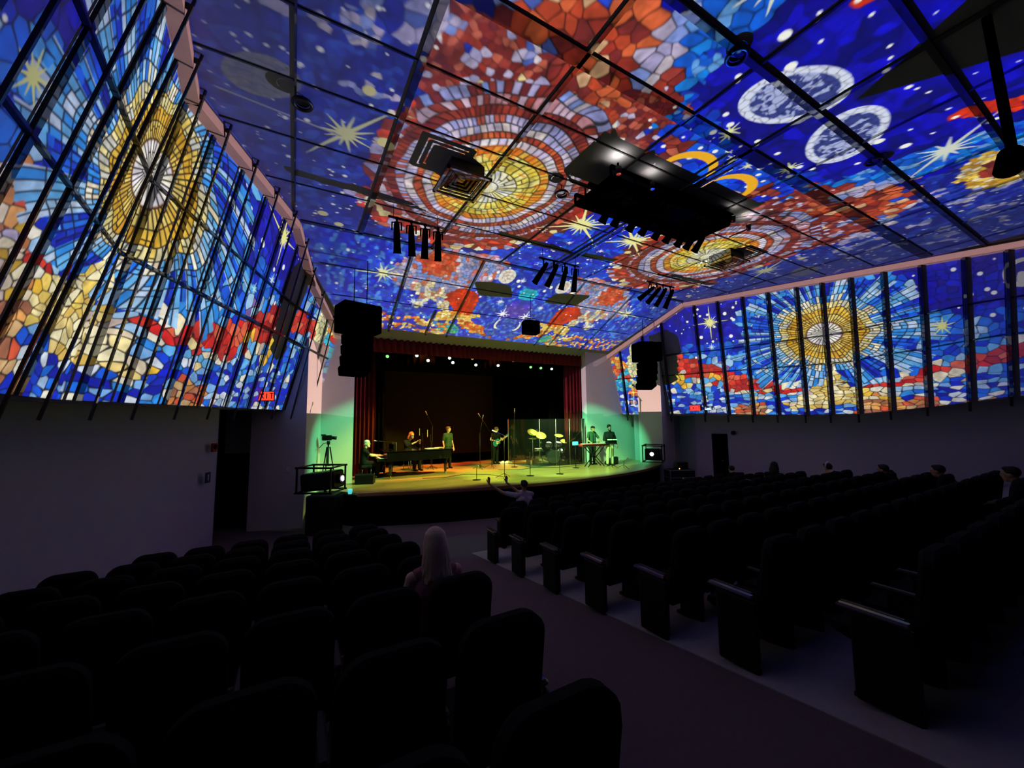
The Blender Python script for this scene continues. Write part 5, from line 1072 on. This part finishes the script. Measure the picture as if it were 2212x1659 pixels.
def bearded(m, curly=True):
    def f(t, h, H, Rt):
        b = MB().ell(H(0, .02, .065), (.095, .10, .095)); rng = random.Random(2)
        for i in range(26): a = rng.uniform(0, 6.28); e = rng.uniform(.1, 1.4); b.ell(H(.085*math.cos(a)*math.cos(e), .02+.09*math.sin(a)*math.cos(e), .075+.09*math.sin(e)), .026, 8, 6)
        obj('hair', remesh(b, .01, 1, 'hair'), M[m], t); obj('beard', remesh(MB().ell(H(0, -.058, -.085), (.055, .046, .05)).ell(H(-.055, -.03, -.05), (.02, .03, .05)).ell(H(.055, -.03, -.05), (.02, .03, .05)), .01, 2, 'beard'), M[m], t)
    return f
# pianist: seated, turned to the right towards the keyboard
person('person', 'seated pianist with white beard, pale cap and black shirt at the piano', (2.36, 15.4, 1.0), R(90), dict(lwr=(-.2, -.5, .78), lel=(-.27, -.18, .80), rwr=(.2, -.5, .78), rel=(.27, -.18, .80), head=(0, -.06, 1.2), neck=(0, 0, 1.04), chest=(0, .02, .87)),
       1.06, 'skin', 'tee', 'tee', capped('cap', 'whiteb', False, 'whiteb'), .6, seated=True, stout=1.25)
person('person', 'dark-clothed violinist with auburn hair seated behind the grand piano', (4.45, 16.95, 1.0), R(20), dict(lwr=(-.05, -.3, .95), lel=(-.26, -.2, .85), rwr=(.18, -.32, .98), rel=(.3, -.12, .8), head=(.02, -.06, 1.2)), 1.22, 'skin', 'tee', 'tee', hair_long('redh', .12), 1.6, seated=True)
t = thing('violin_chair', 'black chair under the violinist behind the piano', 'chair', (4.45, 16.98, 1.0), R(20)); obj('seat', MB().box((0, 0, .52), (.42, .42, .05), bev=.02), M['seatp'], t); obj('backrest', MB().box((0, .22, .82), (.4, .03, .3), bev=.01), M['seatp'], t)
for sx, sy in ((-.18, -.18), (.18, -.18), (-.18, .18), (.18, .18)): obj('leg', MB().cyl((sx, sy, 0), (sx, sy, .5), .012), M['steel'], t)
person('person', 'standing man in a dark green T-shirt behind the tail of the piano, looking right', (6.0, 16.45, 1.0), R(18), None, 1.04, 'skin', 'green', 'tee', hair_short('brownh'), .75, headturn=R(50))
gt, gj = person('person', 'guitarist in a black T-shirt playing a teal guitar at the stage centre', (8.5, 16.7, 1.0), R(14), dict(lwr=(-.12, -.24, 1.08), lel=(-.32, -.02, 1.16), rwr=(.42, -.26, 1.25), rel=(.34, -.1, 1.12), head=(.03, -.03, 1.62)), 1.0, 'skin', 'tee', 'tee', hair_short('brownh'), .5, headturn=R(55))
g = thing('electric_guitar', 'teal electric guitar held by the guitarist, its neck rising right', 'guitar', (8.5, 16.7, 1.0), R(14)); Mg = Matrix.Translation((-.1, -.21, 1.02)) @ Matrix.Rotation(R(-24), 4, 'Y')
gb = MB()
for (x, z, r1, r2) in ((-.08, 0, .15, .15), (.1, 0.02, .12, .12), (.0, .06, .1, .1), (.14, -.08, .06, .07), (.13, .1, .05, .05)): gb.cyl((x, -.022, z), (x, .022, z), r1, r2, 24)
bm_ = remesh(gb, .008, 3, 'guitar_body'); bm_.transform(Mg); obj('guitar_body', bm_, M['tealg'], g); obj('neck', MB().box((.42, -.026, .02), (.5, .02, .048), M=Mg, bev=.004), M['wood'], g); obj('headstock', MB().box((.74, -.026, .035), (.17, .018, .075), M=Mg, bev=.01), M['tealg'], g); obj('pickguard', MB().box((.02, -.026, -.02), (.14, .006, .1), M=Mg), M['paper'], g)
obj('strap', MB().tube([(-.3, -.14, 1.05), (-.2, -.13, 1.25), (-.08, -.13, 1.42), (.05, .1, 1.48), (.18, .1, 1.3), (.12, -.16, 1.12)], .014), M['tee'], g)
obj('tuners', MB().cyl((.68, -.026, .08), (.68, -.026, .1), .008, M=Mg).cyl((.73, -.026, .085), (.73, -.026, .105), .008, M=Mg).cyl((.78, -.026, .085), (.78, -.026, .105), .008, M=Mg), M['chrome'], g)
person('person', 'keyboard player in a dark shirt and cap bending over the red keyboard', (12.15, 13.95, 1.0), R(4), dict(lwr=(-.48, -.42, 1.02), lel=(-.4, -.12, 1.12), rwr=(.12, -.44, 1.02), rel=(.36, -.14, 1.12), head=(0, -.08, 1.6), neck=(0, -.02, 1.46), chest=(0, -.01, 1.3)), 1.02, 'skin2', 'green', 'tee', capped('tee', 'blackh', True), .7, stout=1.25)
person('person', 'standing bearded man in black jacket and khaki trousers right of the keyboard', (12.55, 13.22, 1.0), R(-22), dict(lwr=(-.12, -.26, 1.12), lel=(-.27, -.03, 1.14), rwr=(.3, -.06, .92), rel=(.29, .04, 1.15)), 1.02, 'skin2', 'tee', 'khaki', bearded('blackh'), 1.9, stout=1.08)
# audience
def seat_z(y): return fz(y)
person('person', 'spectator in a checked shirt in the front row with both hands raised', (5.5, 9.15, .02), R(172), dict(lwr=(.28, -.42, 1.22), lel=(.02, -.36, 1.0), rwr=(.74, -.42, 1.22), rel=(.42, -.3, 1.0), lhand=(.28, -.43, 1.34), rhand=(.74, -.43, 1.34), lpalm=(1, 0, .25), rpalm=(1, 0, .25), head=(0, .04, 1.19), lsh=(-.19, .05, .98), rsh=(.19, .05, .98)),
       1.12, 'skin2', 'plaid', 'tee', hair_short('blackh'), .7, seated=True, stout=1.35, extras=True)
person('person', 'woman with long blond hair and bare shoulders seen from behind', (1.14, 3.5, fz(3.5)-.02), R(180), dict(lsh=(-.185, .04, .96), rsh=(.185, .04, .96), lel=(-.25, .0, .7), rel=(.25, .0, .7)), 1.1, 'skin', 'pinkt', 'tee', hair_long('blond', .3), 0, voxel=.007, seated=True)
person('person', 'dark-haired reader sitting sideways by the right wall with pale pages', (12.7, 6.4, fz(6.4)), R(100), dict(head=(0, -.04, 1.2), lwr=(-.1, -.4, .8), rwr=(.1, -.4, .8)), 1.08, 'skin', 'tee', 'tee', hair_long('blackh', .16), .1, seated=True)
one('open_magazine', MB().box((0, 0, 0), (.3, .22, .008), M=Matrix.Rotation(R(35), 4, 'X')).box((.28, 0, .04), (.3, .22, .008), M=Matrix.Rotation(R(35), 4, 'X')), M['paper'], 'pale open pages in the hands of the reader by the right wall', 'magazine', loc=(12.1, 6.55, fz(6.4)+.8), rz=R(70))
person('person', 'spectator in dark clothes hunched low before the right doorway', (13.2, 7.9, fz(7.9)), R(150), dict(head=(0, -.2, 1.08), neck=(0, -.08, .98)), 1.1, 'skin', 'tee', 'tee', hair_short('blackh'), 1.5, seated=True)
person('person', 'spectator in front of a pale arc of cloth near the right wall', (12.6, 4.9, fz(4.9)), R(165), dict(head=(0, -.12, 1.12)), 1.04, 'skin', 'tee', 'tee', hair_short('blackh'), 1.5, seated=True)
one('pale_scarf', MB().tube([(-.16, 0, 0), (-.12, 0, .09), (0, 0, .13), (.12, 0, .09), (.17, 0, 0)], .02), M['paper'], 'thin pale arc of cloth behind a spectator near the right wall', 'cloth', loc=(12.62, 5.0, fz(4.9)+1.22))
for (x, y, n) in ((12.4, 3.75, 'left of three dark figures before the far right wall'), (11.4, 2.6, 'middle of three dark figures before the far right wall'), (10.2, 1.5, 'rightmost of three dark figures before the right wall')):
    person('person', 'black silhouette of a seated spectator, '+n, (x, y, fz(y)), R(178), dict(head=(0, -.06, 1.08), neck=(0, .0, .99)), 1.02, 'skin2', 'tee', 'tee', hair_short('blackh'), 1.8, voxel=.014, seated=True, stout=1.25)
# ---------------------------------------------------------------- seats
def rounded(w_, h, r, n=5):
    P = [(-w_/2, 0), (w_/2, 0)]
    for cx, a0 in ((w_/2-r, 0), (-w_/2+r, math.pi/2)):
        for i in range(n+1): a = a0+math.pi/2*i/n; P.append((cx+r*math.cos(a), h-r+r*math.sin(a)))
    return P
def seat_proto():
    t = thing('auditorium_seat', 'x', 'seat'); Pf = rounded(.52, .78, .13); n = len(Pf); vs = []
    for (th, sc) in ((-.045, .94), (-.02, 1), (.03, 1), (.06, .93)):
        for x, z in Pf: zz = (z-.39)*sc+.39; xx = x*sc; vs.append((xx, th+.09+(zz)*.14-.10*(1-(xx/.27)**2)*.5+.05, .35+zz))
    fs = [tuple(range(n-1, -1, -1)), tuple(range(3*n, 4*n))]+[(k*n+i, k*n+(i+1) % n, (k+1)*n+(i+1) % n, (k+1)*n+i) for k in range(3) for i in range(n)]
    obj('backrest', MB().add(vs, fs, False), M['seatf'], t)
    Pc = []; cs = []
    prof = [(-.30, .40), (-.34, .43), (-.33, .47), (-.1, .49), (.1, .47), (.1, .40), (-.1, .35)]
    k = len(prof); vs = [(x, y-.02, z-(abs(x) > .2)*.01) for x in (-.25, -.22, .22, .25) for (y, z) in prof]
    obj('seat_cushion', MB().add(vs, [tuple(range(k)), tuple(range(4*k-1, 3*k-1, -1))]+[(r*k+(i+1) % k, r*k+i, (r+1)*k+i, (r+1)*k+(i+1) % k) for r in range(3) for i in range(k)]), M['seatf'], t)
    obj('leg', MB().box((.285, -.02, .31), (.045, .30, .62), bev=.01).box((.285, -.02, .015), (.06, .38, .03)), M['seatp'], t)
    obj('armrest', MB().box((.285, -.08, .64), (.06, .38, .035), bev=.012), M['seatp'], t)
    return t
proto = seat_proto(); used = [False]
def put_seat(x, y, label, group, z=None, rz=0.):
    z = fz(y) if z is None else z
    if not used[0]:
        used[0] = True; o = proto; o.location = (x, y, z); o.rotation_euler = (0, 0, math.pi+rz); o['label'] = label; o['group'] = group; return o
    return dup(proto, (x, y, z), math.pi+rz, label, group)
ORD = ['first', 'second', 'third', 'fourth', 'fifth', 'sixth', 'seventh', 'eighth', 'ninth', 'tenth']
# seat faces -Y locally and is turned to face the stage; x offsets leave its armrest on the left
def end_panel(x, y, z, side, lab, grp):
    t = thing('row_end_panel', lab, 'end panel', (x, y, z), group=grp)
    obj('panel', MB().box((0, .0, .31), (.05, .36, .60), bev=.015), M['seatp'], t); obj('armrest', MB().box((0, .05, .635), (.07, .42, .04), bev=.015), M['armw'], t)
    return t
rowsL = [(8.0, -1.75), (7.1, -2.3), (6.2, -2.9), (5.25, -3.1), (4.25, -3.1), (3.2, -3.0), (2.2, -2.9), (1.4, -2.8)]
for i, (y, xl0) in enumerate(rowsL):
    x = (1.2, 1.2, 1.2, 1.2, 1.2, 1.2, 1.04, .84)[i]; k = 0; xs = []
    while x >= xl0-.05: xs.append(x); x -= .585
    nm = ORD[i]
    for k, x in enumerate(xs):
        if i >= 6 and abs(x) < .9 and False: continue
        if k == 0: lab = 'black seat on the aisle end of the left block, %s row from the stage' % nm
        elif k == len(xs)-1 and i < 4: lab = 'black seat outlined against the grey left wall, %s row from the stage' % nm
        else: lab = 'one of the unlit black seats inside the %s row of the left block' % nm
        put_seat(x, y, lab, 'black seats of the left block, %s row' % nm)
    end_panel(xs[0]+.32, y-.0, fz(y), 1, 'black end panel with armrest closing the %s row of the left block at the aisle' % nm, 'row end panels of the left block')
rowsR = [(8.65, 4.9), (7.45, 4.05), (6.2, 3.94), (5.05, 3.86), (4.0, 3.82), (3.05, 3.82), (2.15, 3.85), (1.2, 4.0), (.3, 4.3)]
for i, (y, x0) in enumerate(rowsR):
    nm = ORD[i]; xe = 13.6 if i < 4 else 12.8-.45*(i-4); x = x0; k = 0
    while x < xe:
        if k == 0: lab = 'black seat on the aisle end of the right block, %s row from the stage' % nm
        elif x+.585 >= xe: lab = 'black seat at the far right end of the %s row, before the grey right wall' % nm
        else: lab = 'one of the unlit black seats inside the %s row of the right block' % nm
        put_seat(x, y, lab, 'black seats of the right block, %s row' % nm); x += .585; k += 1
    end_panel(x0-.36, y, fz(y)+.012, -1, 'black end panel with shiny armrest at the aisle, %s row of the right block' % nm, 'row end panels of the right block')
one('folded_leaflet', MB().box((0, 0, 0), (.1, .07, .01)).box((.02, .02, .012), (.08, .06, .006)), M['paper'], 'small pale leaflet left on a seat arm behind the woman with blond hair', 'paper', loc=(1.15, 2.1, fz(2.2)+1.02))
one('phone_screen', MB().box((0, 0, 0), (.045, .01, .07), bev=.004), M['ledblue'], 'tiny lit phone screen among the front seats of the left block', 'phone', loc=(.56, 8.35, .97))
one('phone_screen', MB().box((0, 0, 0), (.16, .01, .05), bev=.004), mat('lit white phone', (1, 1, 1), .4, emit=(1, .95, .9), es=3, vary=.01), 'bright lit phone at the right edge, low against the right wall', 'phone', loc=(8.6, .95, fz(.95)+.3))
